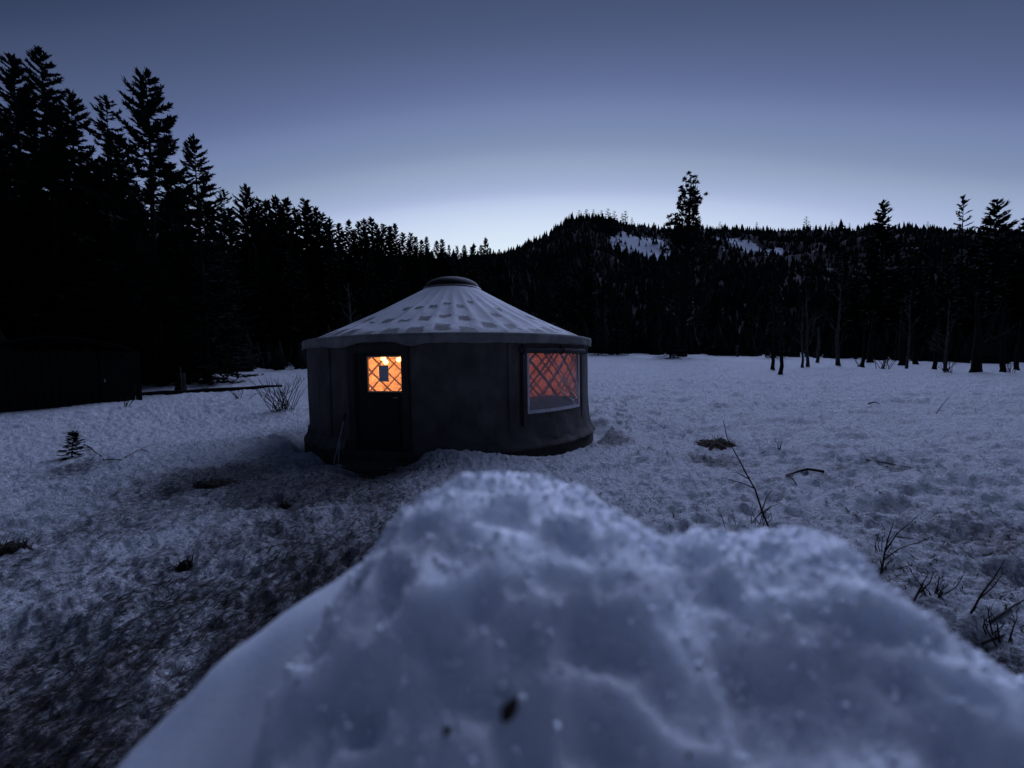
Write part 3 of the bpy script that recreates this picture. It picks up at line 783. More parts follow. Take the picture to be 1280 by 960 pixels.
# ------------------------------------------------------------------ bare trees at the right field edge
def aspen(seed, H, r0, limbs=12, stub=False, mat='pale_bark'):
    rnd = random.Random(seed); tm, lm = MB(), MB()
    nseg = 12; pts = []; x = y = 0
    for i in range(nseg + 1):
        t = i / nseg; pts.append(Vector((x, y, H * t - .15))); x += rnd.uniform(-.045, .045); y += rnd.uniform(-.04, .04)
    tm.tube(pts, [max(r0 * (1 - t * (.35 if stub else .85)), .012) * (1.35 if i == 0 else 1) for i, t in enumerate([k / nseg for k in range(nseg + 1)])], 7)
    for b in range(limbs):
        t = rnd.uniform(.22, .95); f = t * nseg; i = min(int(f), nseg - 1); p0 = pts[i].lerp(pts[i + 1], f - i)
        az = rnd.uniform(0, 6.28); L = H * .22 * (1.1 - t) * rnd.uniform(.5, 1.2) + .3
        d = Vector((math.cos(az), math.sin(az), rnd.uniform(.4, 1.3)))
        q = [p0 + d.normalized() * L * s + Vector((rnd.uniform(-.06, .06), rnd.uniform(-.06, .06), .12 * L * s * s)) for s in (0, .35, .7, 1)]
        lm.tube(q, [r0 * .2, r0 * .13, r0 * .08, .004], 4)
        for k in range(3):
            e = q[1].lerp(q[3], rnd.random()); d2 = (d + Vector((rnd.uniform(-1, 1), rnd.uniform(-1, 1), rnd.uniform(-.2, .6)))).normalized()
            lm.tube([e, e + d2 * L * .22, e + d2 * L * .4 + Vector((0, 0, .05))], [r0 * .12, .009, .005], 3)
    return tm.mesh('trunk', M[mat], True), lm.mesh('limb', M[mat])
AG = 'bare trunks along the right edge of the snow field'
def bare(px, py, top, dia, lab, seed, mat='pale_bark', limbs=12, stub=False, dep=None, name='aspen_tree'):
    g = G(px, py) if dep is None else P(px, py, dep)
    if dep is not None: g.z = hz1(g.x, g.y)
    dd = g.y; H = (py - top) / F * dd; r = thing(name, lab, 'tree', (g.x, g.y, g.z), 0, AG)
    t, l = aspen(seed, H, dia / F * dd / 2, limbs, stub, mat); link('trunk', t, r)
    if limbs: tag(link('limbs', l, r), kind='stuff')
bare(966, 452, 380, 4.5, 'dark short trunk standing at the left end of the bare right-hand trees', 61, 'bark', 6, dep=27)
bare(975, 458, 372, 5, 'nearest dark trunk of the bare trees, first to stand out on the open snow', 62, 'bark', 7, dep=24)
bare(1003, 451, 372, 3.2, 'slim pale aspen of the close pair, the left and more slanted one', 63, dep=29)
bare(1010, 451, 352, 4, 'slim pale aspen of the close pair, the right and taller one', 64, dep=29)
bare(1022, 444, 398, 4, 'short pale broken snag beside the close pair of aspens', 65, limbs=0, stub=True, dep=33, name='snag')
bare(1048, 449, 345, 5, 'tall pale aspen standing alone right of the close pair', 66, dep=29)
bare(1079, 452, 390, 4.5, 'dark slim trunk left of the tangled brush on the right', 67, 'bark', 8, dep=28)
bare(1088, 444, 380, 7, 'stout dark trunk behind the tangled brush on the right', 68, 'bark', 6, dep=34)
bare(1128, 447, 370, 8, 'stout dark trunk just right of the tangled brush', 69, 'bark', 6, dep=31)
bare(1133, 452, 352, 3, 'thin pale trunk in front of the stout dark trunk', 70, dep=27)
bare(1145, 446, 395, 6, 'dark half-height trunk between the tangled brush and the pale thin aspen', 71, 'bark', 5, dep=32)
bare(1169, 452, 390, 5, 'dark trunk left of the thicket by the right edge', 72, 'bark', 6, dep=27)
bare(1182, 456, 365, 4, 'pale trunk rising out of the small thicket near the right edge', 73, dep=25)
bare(1220, 456, 352, 11, 'thick forked dark trunk near the right edge with a pale knot at its base', 74, 'bark', 8, dep=24)
bare(1254, 456, 372, 6, 'leaning dark trunk between the thick forked one and the right edge', 75, 'bark', 7, dep=24)
bare(1272, 447, 380, 5, 'dark trunk touching the right edge of the photo', 76, 'bark', 5, dep=26)
bare(441, 458, 352, 6, 'pale birch trunk glimmering in the dark wood behind the yurt', 77, limbs=16, dep=31)
bare(921, 444, 428, 4, 'short pale post-like snag far across the field', 78, limbs=0, stub=True, dep=42, name='snag')

def brush(name, px, py, n, hpx, wpx, lab, seed, dep=None, rad=.012, mat='twig', cat='shrub', fork=3, group=None):
    rnd = random.Random(seed); g = G(px, py) if dep is None else P(px, py, dep)
    if dep is not None: g.z = hz1(g.x, g.y)
    dd = g.y; H = hpx / F * dd; W = wpx / F * dd
    r = thing(name, lab, cat, g, 0, group)
    for i in range(n):
        mb = MB(); a = rnd.uniform(0, 6.28); sp = W / 2 * rnd.uniform(.2, 1); h = H * rnd.uniform(.5, 1.0)
        b0 = Vector((rnd.gauss(0, W * .08), rnd.gauss(0, W * .06), -.05)); e = Vector((math.cos(a) * sp, math.sin(a) * sp * .6, h))
        mid = b0.lerp(e, .5) + Vector((rnd.uniform(-.06, .06), 0, h * .08)) * 1
        pts = [b0, b0.lerp(mid, .6), mid, mid.lerp(e, .55) + Vector((rnd.uniform(-.03, .03), 0, 0)), e]
        mb.tube(pts, [rad, rad * .85, rad * .65, rad * .45, rad * .2], 5)
        for k in range(fork):
            q = pts[1].lerp(pts[4], rnd.uniform(.25, .9)); d = (e - b0).normalized() + Vector((rnd.uniform(-.8, .8), rnd.uniform(-.5, .5), rnd.uniform(-.1, .5)))
            l = h * rnd.uniform(.15, .35); mb.tube([q, q + d.normalized() * l * .5 + Vector((0, 0, .01)), q + d.normalized() * l], [rad * .45, rad * .3, rad * .12], 4)
        mb.build('stem', M[mat], r)
    return r
brush('bare_shrub', 354, 513, 30, 46, 74, 'leafless shrub of fanned thin stems beside the left side of the yurt', 1, fork=4)
brush('bare_shrub', 298, 488, 7, 18, 60, 'small sprawling bare shrub by the fallen log', 2, dep=16, fork=3)
brush('bare_shrub', 158, 508, 6, 16, 26, 'small bare shrub poking out of the snow in front of the dark shed', 3, fork=2)
brush('bare_shrub', 1106, 452, 14, 22, 44, 'tangled dark brush between the bare trunks on the right', 4, dep=27, rad=.02, fork=4)
brush('bare_shrub', 1184, 458, 10, 22, 34, 'small dark thicket around a pale trunk near the right edge', 5, dep=24, rad=.018, fork=4)
brush('bare_shrub', 1264, 457, 7, 18, 26, 'sparse low shrub close to the right edge of the photo', 6, dep=23, rad=.014, fork=3)
brush('bare_shrub', 1072, 448, 8, 14, 30, 'low dark scrub left of the tangled brush', 7, dep=29, rad=.016, fork=3)

# a fir sapling half buried in the snow
g = G(90, 572); sap = conifer(81, H=20, wide=.42, nb=44, nt=5, kt=5, tl=3.0, droop=-.15, base=.03, gap=0, trunk_r=.5, lean=.12, ragged=.6)
r = tree(sap, g.x, g.y, g.z - .03, .50, 'knee-high fir sapling half buried in snow on the left', cat='sapling', name='fir_sapling', rot=.4)

# ------------------------------------------------------------------ shed, log, posts on the left
def build_shed():
    c = P(86, 496, 16.2); z0 = hz1(c.x, c.y) - .15
    r = thing('shed', 'low black wooden shed standing in front of the left forest', 'shed', (c.x, c.y, z0), .74)
    W, D, H = 3.5, 2.6, 2.1
    b = MB(); b.box((0, 0, H / 2), (W - .06, D - .06, H)); b.build('wall', M['shed'], r)
    wall = r.children[0]
    pl = MB(); pl.box((0, 0, 0), (.19, .03, H)); pm_ = pl.mesh('plank', M['shed'])
    for i in range(19):
        x = -W / 2 + .11 + i * .205
        if 1.0 < x < 1.75: continue
        o = link('plank', pm_, wall, (x, -D / 2 - random.uniform(-.004, .006), H / 2))
    dm = MB(); dm.box((1.37, -D / 2 - .01, .95), (.76, .05, 1.88)); d = dm.build('door', M['shed'], r)
    h = MB(); h.box((1.1, -D / 2 - .06, .95), (.03, .05, .12)); h.build('handle', M['metal'], d)
    rf = MB(); n = 14
    for i in range(n):
        a0, a1 = i / n, (i + 1) / n
        def rp(a): return Vector(((a - .5) * (W + .5), 0, H + .05 + .42 * math.sin(a * math.pi)))
        p0, p1 = rp(a0), rp(a1); y0, y1 = -D / 2 - .3, D / 2 + .3
        rf.add([(p0.x, y0, p0.z), (p1.x, y0, p1.z), (p1.x, y1, p1.z), (p0.x, y1, p0.z), (p0.x, y0, p0.z + .06), (p1.x, y0, p1.z + .06), (p1.x, y1, p1.z + .06), (p0.x, y1, p0.z + .06)],
               [(0, 1, 2, 3), (7, 6, 5, 4), (0, 4, 5, 1), (2, 6, 7, 3)])
    rf.build('roof', M['shed_roof'], r)
build_shed()
a = G(150, 491); b = G(345, 474)
a = P(150, 489, 17.5); b = P(352, 470, 19.5); mb = MB(); pts = []
for i in range(9):
    q = a.lerp(b, i / 8); q.z = hz1(q.x, q.y) + .03 + random.uniform(-.05, .05); q.y += random.uniform(-.12, .12); pts.append(q)
mb.tube(pts, [.12, .12, .12, .11, .11, .10, .09, .08, .06], 9)
tag(mb.build('fallen_log', M['bark'], None, True), 'long dark fallen log lying on the snow between the shed and the yurt', 'log')
def stump(px, dep, lab, hpx, wpx, seed):
    g = P(px, 485, dep); g.z = hz1(g.x, g.y); r0 = wpx / F * dep / 2; rnd = random.Random(seed); mb = MB()
    H = hpx / F * dep; mb.tube([(0, 0, -.2), (0, 0, .0), (.01, 0, .18), (.02, 0, .5), (.03, 0, H)], [r0 * 1.35, r0 * 1.25, r0, r0 * .85, r0 * .8], 11)
    o = mb.build('tree_stump', M['bark'], None, True, g); tag(o, lab, 'stump', 'tree stumps by the fallen log')
stump(226, 18.5, 'dark flared stump with a thin pole beside it, on the snow left of the yurt', 24, 12, 1)
stump(160, 17.8, 'dark flared stump right next to the shed corner', 26, 14, 2)
g = P(226, 470, 18.3); g.z = hz1(g.x, g.y); mb = MB(); mb.tube([(0, 0, -.1), (.01, 0, .6), (.0, 0, 1.15)], [.022, .02, .018], 6)
tag(mb.build('thin_pole', M['pale_bark'], None, False, g), 'thin upright pole standing against the flared stump', 'pole')
# small pale sign plates in the wood
g = P(297, 472, 24); g.z = hz1(g.x, g.y); r = thing('trail_sign', 'small post with two pale plates glimmering in the dark wood left of the yurt', 'sign', g)
mb = MB(); mb.box((0, 0, .6), (.07, .07, 1.5)); mb.build('post', M['bark'], r)
for zz in (.98, 1.22):
    mb = MB(); mb.box((0, -.05, zz), (.34, .02, .13)); mb.build('plate', M['web'], r)

# ------------------------------------------------------------------ the yurt
yurt = thing('yurt', 'round canvas yurt with frosted conical roof and two lit windows in the snow', 'yurt', YC)
def cyl(phi, r, z): return Vector((math.sin(phi) * r, -math.cos(phi) * r, z))
ZF, ZE = .03, 2.0                                  # floor and eave heights
def phi_of(px):                                     # angle on the wall seen at a pixel column near the eave
    d = ray(px, 470); d = Vector((d.x, d.y)); o = Vector((-YC.x, -YC.y)); a = d.dot(d); b = 2 * d.dot(o); c = o.dot(o) - YR * YR
    t = (-b - math.sqrt(max(b * b - 4 * a * c, 0))) / (2 * a); p = d * t + o
    return math.atan2(p.x, -p.y)
DOOR0, DOOR1 = phi_of(437), phi_of(511)
WIN0, WIN1 = phi_of(660), phi_of(722.5)
WZ0, WZ1 = .60, 1.70
DTOP = 1.86
def fold(phi, z):
    a = np.array(phi); zz = np.array(z)
    f = fbm(a * 9, zz * .8, 71, 3) * .022 + fbm(a * 26, zz * 2.2 + a * 6, 75, 2) * .016 * sstep(1.0, .1, zz)
    flare = np.exp(-((a - .75) / .75) ** 2) * sstep(.65, -.05, zz) * .085 + fbm(a * 16 + zz * 5, zz * 4 - a * 3, 77, 2) * .035 * np.exp(-((a - .8) / .45) ** 2) * sstep(1.0, .35, zz)
    return f + flare + sstep(.35, -.1, zz) * .02
def build_wall():
    phis = sorted(set(list(np.arange(-180, 180, 1.5) * math.pi / 180) + [DOOR0, DOOR1, WIN0, WIN1]))
    zs = sorted(set(list(np.linspace(-.08, 2.0, 40)) + [WZ0, WZ1, DTOP]))
    A, Z = np.meshgrid(phis, zs); rr_ = YR + fold(A, Z)
    v = np.stack([np.sin(A) * rr_, -np.cos(A) * rr_, Z], -1).reshape(-1, 3)
    nc = len(phis); fs = []
    for i in range(len(zs) - 1):
        for j in range(nc):
            j2 = (j + 1) % nc; a0 = phis[j] + 1e-6; z0 = zs[i] + 1e-6
            if DOOR0 <= a0 < DOOR1 and z0 < DTOP: continue
            if WIN0 <= a0 < WIN1 and WZ0 <= z0 < WZ1: continue
            fs.append((i * nc + j, i * nc + j2, (i + 1) * nc + j2, (i + 1) * nc + j))
    o = link('wall', np_mesh('wall', v, np.array(fs), M['wall']), yurt)
    sm = o.modifiers.new('thickness', 'SOLIDIFY'); sm.thickness = .006; sm.offset = -1
    # liner between canvas and lattice
    rr_ = YR - .045 + fbm(A * 6, Z * 3, 91, 2) * .02
    v = np.stack([np.sin(A) * rr_, -np.cos(A) * rr_, Z], -1).reshape(-1, 3)
    link('liner', np_mesh('liner', v, np.array(fs)[:, ::-1], M['liner']), yurt)
build_wall()
def strip(name, a0, a1, z0, z1, r, th, mat, n=10, parent=yurt, rf=None):
    """curved bar on the wall between two angles, with thickness"""
    mb = MB(); n = max(n, 2)
    for i in range(n + 1):
        a = a0 + (a1 - a0) * i / n; rq = r + (rf(a) if rf else 0)
        mb.v += [tuple(cyl(a, rq, z0)), tuple(cyl(a, rq + th, z0)), tuple(cyl(a, rq + th, z1)), tuple(cyl(a, rq, z1))]
    for i in range(n):
        b = i * 4
        for k in range(4): mb.f.append((b + k, b + (k + 1) % 4, b + 4 + (k + 1) % 4, b + 4 + k))
    mb.f.append((0, 3, 2, 1)); b = n * 4; mb.f.append((b, b + 1, b + 2, b + 3))
    return mb.build(name, mat, parent)
# platform and hem skirt
def lathe(name, prof, mat, n=96, parent=yurt, wob=0.0, smooth=True, seed=0):
    A, I = np.meshgrid(np.linspace(0, 2 * math.pi, n, endpoint=False), np.arange(len(prof)))
    pr = np.array(prof)[I]; r_ = pr[..., 0]; z_ = pr[..., 1]
    if wob: r_ = r_ + fbm(np.cos(A) * 4, np.sin(A) * 4 + z_, 51 + seed, 2) * wob
    v = np.stack([np.sin(A) * r_, -np.cos(A) * r_, z_], -1).reshape(-1, 3)
    return link(name, np_mesh(name, v, grid_faces(len(prof), n, True), mat, smooth), parent)
lathe('platform', [(.01, -.34), (YR + .10, -.34), (YR + .12, -.33), (YR + .12, -.02), (YR + .10, 0.0), (.01, 0.0)], M['deck'], smooth=False)
def build_skirt():
    A = np.linspace(DOOR1 + .03, DOOR0 - .03 + 2 * math.pi, 220); prof = [(0.03, .20), (.045, .12), (.07, .05), (.10, .0), (.13, -.05), (.125, -.065), (.09, -.02)]
    AA, I = np.meshgrid(A, np.arange(len(prof))); pr = np.array(prof)[I]
    fl = np.exp(-((AA - .75) / .75) ** 2) * .075
    r_ = YR + pr[..., 0] + fl * np.clip((.4 - pr[..., 1]) * 1.6, 0, 1) + fbm(AA * 12, pr[..., 1] * 3, 61, 2) * .035
    v = np.stack([np.sin(AA) * r_, -np.cos(AA) * r_, pr[..., 1]], -1).reshape(-1, 3)
    link('skirt', np_mesh('skirt', v, grid_faces(len(prof), len(A)), M['wall']), yurt)
build_skirt()
# roof
RE, RCR, ZCR = YR + .055, .70, 3.37
def roof_pt(a, q):
    r_ = RE + (RCR - RE) * q; z_ = ZE + .02 + (ZCR - ZE - .02) * q
    return r_, z_
def build_roof():
    A, Q = np.meshgrid(np.linspace(0, 2 * math.pi, NRAFT * 8, endpoint=False), np.linspace(0, 1, 44))
    r_, z_ = roof_pt(A, Q)
    gore = np.abs(np.sin(A * NRAFT / 2)) * .030 * np.sin(np.clip(Q * 1.05, 0, 1) * math.pi) * (1 - Q * .5)
    wr = fbm(np.cos(A) * 7, np.sin(A) * 7 + Q * 9, 81, 3) * .02
    z_ = z_ - gore + wr * (1 - Q) - .05 * np.sin(Q * math.pi)
    v = np.stack([np.sin(A) * r_, -np.cos(A) * r_, z_], -1).reshape(-1, 3)
    o = link('roof', np_mesh('roof', v, grid_faces(44, NRAFT * 8, True), M['roof']), yurt)
    sm = o.modifiers.new('thickness', 'SOLIDIFY'); sm.thickness = .008; sm.offset = -1
build_roof()
def build_valance():
    n = 360; A = np.linspace(0, 2 * math.pi, n, endpoint=False); A = np.where(A > math.pi, A - 2 * math.pi, A); A = np.sort(A)
    drop = .142 + fbm(A * 8, A * 0 + 3, 85, 3) * .020
    drop = drop - .05 * np.exp(-((A - (DOOR0 + DOOR1) / 2) / .13) ** 4) + .05 * np.exp(-((A - DOOR1 - .02) / .05) ** 2) + .04 * np.exp(-((A - DOOR0 + .06) / .10) ** 2)
    rows = [(-.010, .045), (.030, .032), (.036, .0), (.030, -.25), (.022, -.6), (.022, -1.0), (.012, -1.0), (.008, -.3)]
    V = []
    for dr, k in rows:
        z_ = ZE + .02 + (k if k > 0 else k * drop); r_ = RE + dr + fbm(A * 20, A * 0 + (1 + k), 87, 3) * .034 * (1 if k < 0 else .3) * min(1, abs(k) + .3)
        V.append(np.stack([np.sin(A) * r_, -np.cos(A) * r_, np.broadcast_to(z_, A.shape)], -1))
    link('valance', np_mesh('valance', np.array(V).reshape(-1, 3), grid_faces(len(rows), n, True), M['trim']), yurt)
build_valance()
# hem seam along the roof edge
lathe('hem_cord', [(RE + .038, ZE + .022), (RE + .046, ZE + .012), (RE + .038, ZE + .002)], M['trim'], 180, wob=.01)
# crown ring and skylight dome
lathe('crown_ring', [(RCR - .06, ZCR - .1), (RCR + .015, ZCR - .03), (RCR + .03, ZCR - .005), (RCR + .02, ZCR + .025), (RCR - .02, ZCR + .03)], M['ring'], 64)
dome = lathe('skylight_dome', [(RCR + .012 - .0, ZCR + .028)] + [((RCR - .015) * math.cos(t), ZCR + .03 + .29 * math.sin(t)) for t in np.linspace(.02, math.pi / 2 - .01, 16)], M['dome'], 64)
# rafters inside
rm = MB(); q0, q1 = cyl(0, RE - .12, ZE - .02), cyl(0, RCR - .02, ZCR - .08)
rm.tube([q0, q1], [.024, .022], 4); rme = rm.mesh('rafter', M['slat'])
for i in range(NRAFT):
    o = link('rafter', rme, yurt); o.rotation_euler = (0, 0, 2 * math.pi * i / NRAFT)
# lattice: crossing slats all round, each one a part
NL = 40; SWEEP = .62
sa = {}
for sgn in (-1, 1):
    mb = MB(); rl = YR - (.085 if sgn > 0 else .105); m = 8
    for i in range(m + 1):
        t = i / m; a = sgn * SWEEP * (t - .5); z_ = .04 + 1.88 * t
        tan = Vector((math.cos(a), math.sin(a), 0)); wv = .023
        for ra in (rl, rl + .012):
            for sd in (-1, 1):
                c = cyl(a, ra, z_) + tan * sd * wv; mb.v.append(tuple(c))
    for i in range(m):
        b = i * 4
        for k0, k1 in ((0, 1), (1, 3), (3, 2), (2, 0)): mb.f.append((b + k0, b + k1, b + 4 + k1, b + 4 + k0))
    sa[sgn] = mb.mesh('lattice_slat', M['slat'])
dm = (DOOR0 + DOOR1) / 2
for sgn in (-1, 1):
    for i in range(NL):
        a = 2 * math.pi * (i + (.5 if sgn > 0 else 0)) / NL
        dd = ((a - dm + math.pi) % (2 * math.pi)) - math.pi
        if abs(dd) < SWEEP / 2 + .12: continue
        o = link('lattice_slat', sa[sgn], yurt); o.rotation_euler = (0, 0, a)
# door: frame, leaf with a square light, sill
strip('door_frame', DOOR0, DOOR0 + .045, -.02, DTOP, YR - .05, .10, M['trimwood'], 3)
strip('door_frame', DOOR1 - .035, DOOR1, -.02, DTOP, YR - .05, .10, M['trimwood'], 3)
strip('door_frame', DOOR0 + .046, DOOR1 - .036, 1.74, DTOP + .03, YR - .012, .05, M['trimwood'], 6)
e0, e1 = cyl(DOOR0 + .047, YR, 0), cyl(DOOR1 - .037, YR, 0)
dwid = (e1 - e0).length - .01; dx = (e1 - e0).normalized(); dn = Vector((dx.y, -dx.x, 0)); dc = (e0 + e1) / 2
rotd = Matrix((dx, -dn, Vector((0, 0, 1)))).transposed()      # local x along the door, y inward, z up
def dpt(u, w, z): return dc + dx * u + dn * (w - .02) + Vector((0, 0, z))
def u_of(px, py):                                              # where a sight line meets the door plane
    d = ray(px, py); o = EYE - YC; t = (dc - o).dot(dn) / d.dot(dn); p = o + d * t; return (p - dc).dot(dx), p.z
pu0, pz1 = u_of(457.5, 445.5); pu1, pz0 = u_of(504, 490.5)
door = MB()
for (ua, ub, za, zb_) in ((-dwid / 2, dwid / 2, .0, pz0), (-dwid / 2, dwid / 2, pz1, 1.755), (-dwid / 2, pu0, pz0, pz1), (pu1, dwid / 2, pz0, pz1)):
    if ub - ua > .005 and zb_ > za: door.box(dpt((ua + ub) / 2, 0, (za + zb_) / 2), (ub - ua, .045, zb_ - za), rotd)
door = door.build('door', M['door'], yurt)
for (ua, ub, za, zb_) in ((-dwid / 2 + .07, dwid / 2 - .07, .10, .42), (-dwid / 2 + .07, dwid / 2 - .07, .50, pz0 - .10)):
    mb = MB(); mb.box(dpt((ua + ub) / 2, .03, (za + zb_) / 2), (ub - ua, .02, zb_ - za), rotd); mb.build('panel', M['door'], door)
mb = MB(); s_ = .022
for (ua, ub, za, zb_) in ((pu0, pu1, pz0, pz0 + s_), (pu0, pu1, pz1 - s_, pz1), (pu0, pu0 + s_, pz0 + s_, pz1 - s_), (pu1 - s_, pu1, pz0 + s_, pz1 - s_)):
    mb.box(dpt((ua + ub) / 2, -.006, (za + zb_) / 2), (ub - ua, .03, zb_ - za), rotd)
mb.build('sash', M['sash'], door)
mb = MB(); mb.box(dpt((pu0 + pu1) / 2, .0, (pz0 + pz1) / 2), (pu1 - pu0 - .04, .006, pz1 - pz0 - .04), rotd); mb.build('window_pane', M['pane'], door)
mb = MB(); mb.tube([dpt(dwid / 2 - .05, .03, .95), dpt(dwid / 2 - .05, .075, .95), dpt(dwid / 2 - .14, .08, .95)], [.014, .013, .012], 8); mb.build('handle', M['metal'], door)
mb = MB(); mb.box(dpt(0, .05, -.045), (dwid + .2, .26, .07), rotd); mb.build('door_sill', M['deck'], yurt)
st = thing('door_step', 'dark plank step on the snow in front of the yurt door', 'step', YC)
for k in range(3):
    mb = MB(); mb.box(dpt(.02, .30 + .17 * k, -.17), (1.25, .16, .045), rotd); mb.build('plank', M['deck'], st)
for s_ in (-.5, .5):
    mb = MB(); mb.box(dpt(.02 + s_, .47, -.27), (.06, .5, .15), rotd); mb.build('leg', M['deck'], st)
# notice taped inside the pane
nu0, nz1 = u_of(473, 457); nu1, nz0 = u_of(485.5, 477)
mb = MB(); mb.box((0, 0, 0), (nu1 - nu0, .002, nz1 - nz0)); no = mb.build('paper_notice', M['notice'], None)
no.matrix_world = Matrix.Translation(YC + dpt((nu0 + nu1) / 2, .008, (nz0 + nz1) / 2)) @ rotd.to_4x4()
tag(no, 'small grey printed notice taped on the lit square door window', 'notice')
# side window: vinyl sheet with creases, webbing border, rolled flap above
def build_window():
    na, nz_ = 60, 44; A, Z = np.meshgrid(np.linspace(WIN0, WIN1, na), np.linspace(WZ0, WZ1, nz_))
    u = (A - WIN0) / (WIN1 - WIN0); w = (Z - WZ0) / (WZ1 - WZ0)
    rr_ = YR + .004 + np.sin(u * math.pi) * np.sin(w * math.pi) * .02 + fbm(u * 4, w * 3, 95, 3) * .02
    for (uu, ww, ang, am, wid, ln) in ((.62, .22, -.62, .045, .028, .28), (.84, .20, -.75, .04, .022, .22), (.75, .35, -.6, .025, .05, .3), (.5, .4, -.9, .02, .05, .35), (.72, .55, -1.0, .02, .06, .4)):
        ca, sn = math.cos(ang), math.sin(ang); a_ = (u - uu) * ca + (w - ww) * sn; b_ = -(u - uu) * sn + (w - ww) * ca
        rr_ = rr_ + am * np.exp(-(b_ / wid) ** 2 - (a_ / ln) ** 4)
    v = np.stack([np.sin(A) * rr_, -np.cos(A) * rr_, Z], -1).reshape(-1, 3)
    win = link('window', np_mesh('window', v, grid_faces(nz_, na), M['vinyl']), yurt)
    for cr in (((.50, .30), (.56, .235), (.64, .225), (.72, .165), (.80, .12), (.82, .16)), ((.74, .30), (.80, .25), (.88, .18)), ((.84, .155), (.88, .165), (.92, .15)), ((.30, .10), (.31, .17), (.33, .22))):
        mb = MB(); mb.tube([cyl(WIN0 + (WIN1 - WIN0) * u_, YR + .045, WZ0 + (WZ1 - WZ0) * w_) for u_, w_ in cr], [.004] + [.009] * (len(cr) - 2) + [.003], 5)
        if cr[0][0] != .30: mb.build('crease_glint', M['crease_glint'], win)  # thin white tubes paint the glints along the folds
    bw = .045 / YR
    strip('border', WIN0 - bw * .6, WIN1 + bw * .6, WZ0 - .03, WZ0 + .035, YR + .012, .012, M['web'], 14, win)
    strip('border', WIN0 - bw * .6, WIN0 + bw * .35, WZ0 + .036, WZ1, YR + .012, .012, M['web'], 2, win)
    strip('border', WIN1 - bw * .45, WIN1 + bw * .6, WZ0 + .036, WZ1, YR + .012, .012, M['web'], 2, win)
    # fastening strips beside the window
    for a in (WIN0 - .055, WIN1 + .03):
        strip('fastening_strip', a, a + .018, WZ0 - .25, WZ1 + .05, YR + .022, .01, M['black'], 2)
    mb = MB(); pts = []; rad = []
    for i in range(15):
        t = i / 14; a = WIN0 - .06 + (WIN1 - WIN0 + .12) * t; pts.append(cyl(a, YR + .075, WZ1 + .055 - .018 * math.sin(t * 9) * .4 - .02 * math.sin(t * math.pi))); rad.append(.052 + .007 * math.sin(t * 23))
    mb.tube(pts, rad, 12); fl = mb.build('window_flap', M['flap'], yurt, True)
    for t in (.02, .5, .98):
        a = WIN0 - .06 + (WIN1 - WIN0 + .12) * t; c = cyl(a, YR + .075, WZ1 + .05); mb = MB()
        tn = Vector((math.cos(a), math.sin(a), 0)); ro = cyl(a, 1, 0)
        ring_ = [c + (ro * math.cos(k) + Vector((0, 0, 1)) * math.sin(k)) * .066 for k in np.linspace(0, 6.283, 13)]
        mb.tube(ring_, .012, 5, False); mb.tube([c + Vector((0, 0, .06)), c + Vector((0, 0, .14)) - ro * .03], .012, 5); mb.build('strap', M['black'], fl)
build_window()
strip('wall_seam', WIN0 - .125, WIN0 - .105, .05, 1.85, YR + .028, .006, M['wall'], 2)
strip('wall_seam', phi_of(440) - .20, phi_of(440) - .185, .05, 1.85, YR + .022, .006, M['wall'], 2)
# bunk seen through the vinyl
bk = thing('bunk', 'dark low bunk just inside the right-hand yurt window', 'bunk bed', YC + cyl((WIN0 + WIN1) / 2, YR - .72, 0), (WIN0 + WIN1) / 2)
mb = MB(); mb.box((0, 0, .50), (2.1, .85, .10)); mb.build('frame', M['bunk'], bk)
mb = MB(); mb.box((0, 0, .66), (2.04, .80, .19)); mb.build('mattress', M['blanket'], bk)
for sx_ in (-1, 1):
    for sy_ in (-1, 1):
        mb = MB(); mb.box((sx_ * .98, sy_ * .37, .225), (.07, .07, .44)); mb.build('leg', M['bunk'], bk)
# string of globe lights inside, with the warm light it gives
sl = thing('string_lights', 'string of glowing yellow globe bulbs hung inside the yurt, seen through the door window', 'string lights', YC)
mb = MB(); pts = []
for i in range(23):
    t = i / 22; pts.append(Vector((-1.9 + 2.6 * t, -.15 + .25 * math.sin(t * 3), 1.80 - .12 * abs(math.sin(t * math.pi * 4)) + .02 * t)))
mb.tube(pts, .006, 5); mb.build('wire', M['black'], sl)
uvb = MB()
for i in range(9):
    for k in range(12):
        th, ph = math.pi * i / 8, 2 * math.pi * k / 12; uvb.v.append((.062 * math.sin(th) * math.cos(ph), .062 * math.sin(th) * math.sin(ph), .062 * math.cos(th)))
for i in range(8):
    for k in range(12): uvb.f.append((i * 12 + k, i * 12 + (k + 1) % 12, (i + 1) * 12 + (k + 1) % 12, (i + 1) * 12 + k))
bme = uvb.mesh('bulb', M['bulb'], True)
for i in range(1, 23):
    if i % 5 != 3: link('bulb', bme, sl, pts[i] + Vector((random.uniform(-.04, .04), random.uniform(-.05, .05), random.uniform(-.11, -.03))))
for x_, y_, e in ((-1.0, .4, 560), (.7, -.2, 130)):
    L = bpy.data.lights.new('bulb_light', 'POINT'); L.energy = e; L.color = (1.0, .36, .12); L.shadow_soft_size = .15
    lo = bpy.data.objects.new('bulb_light', L); C.objects.link(lo); lo.parent = sl; lo.location = (x_, y_, 1.75)
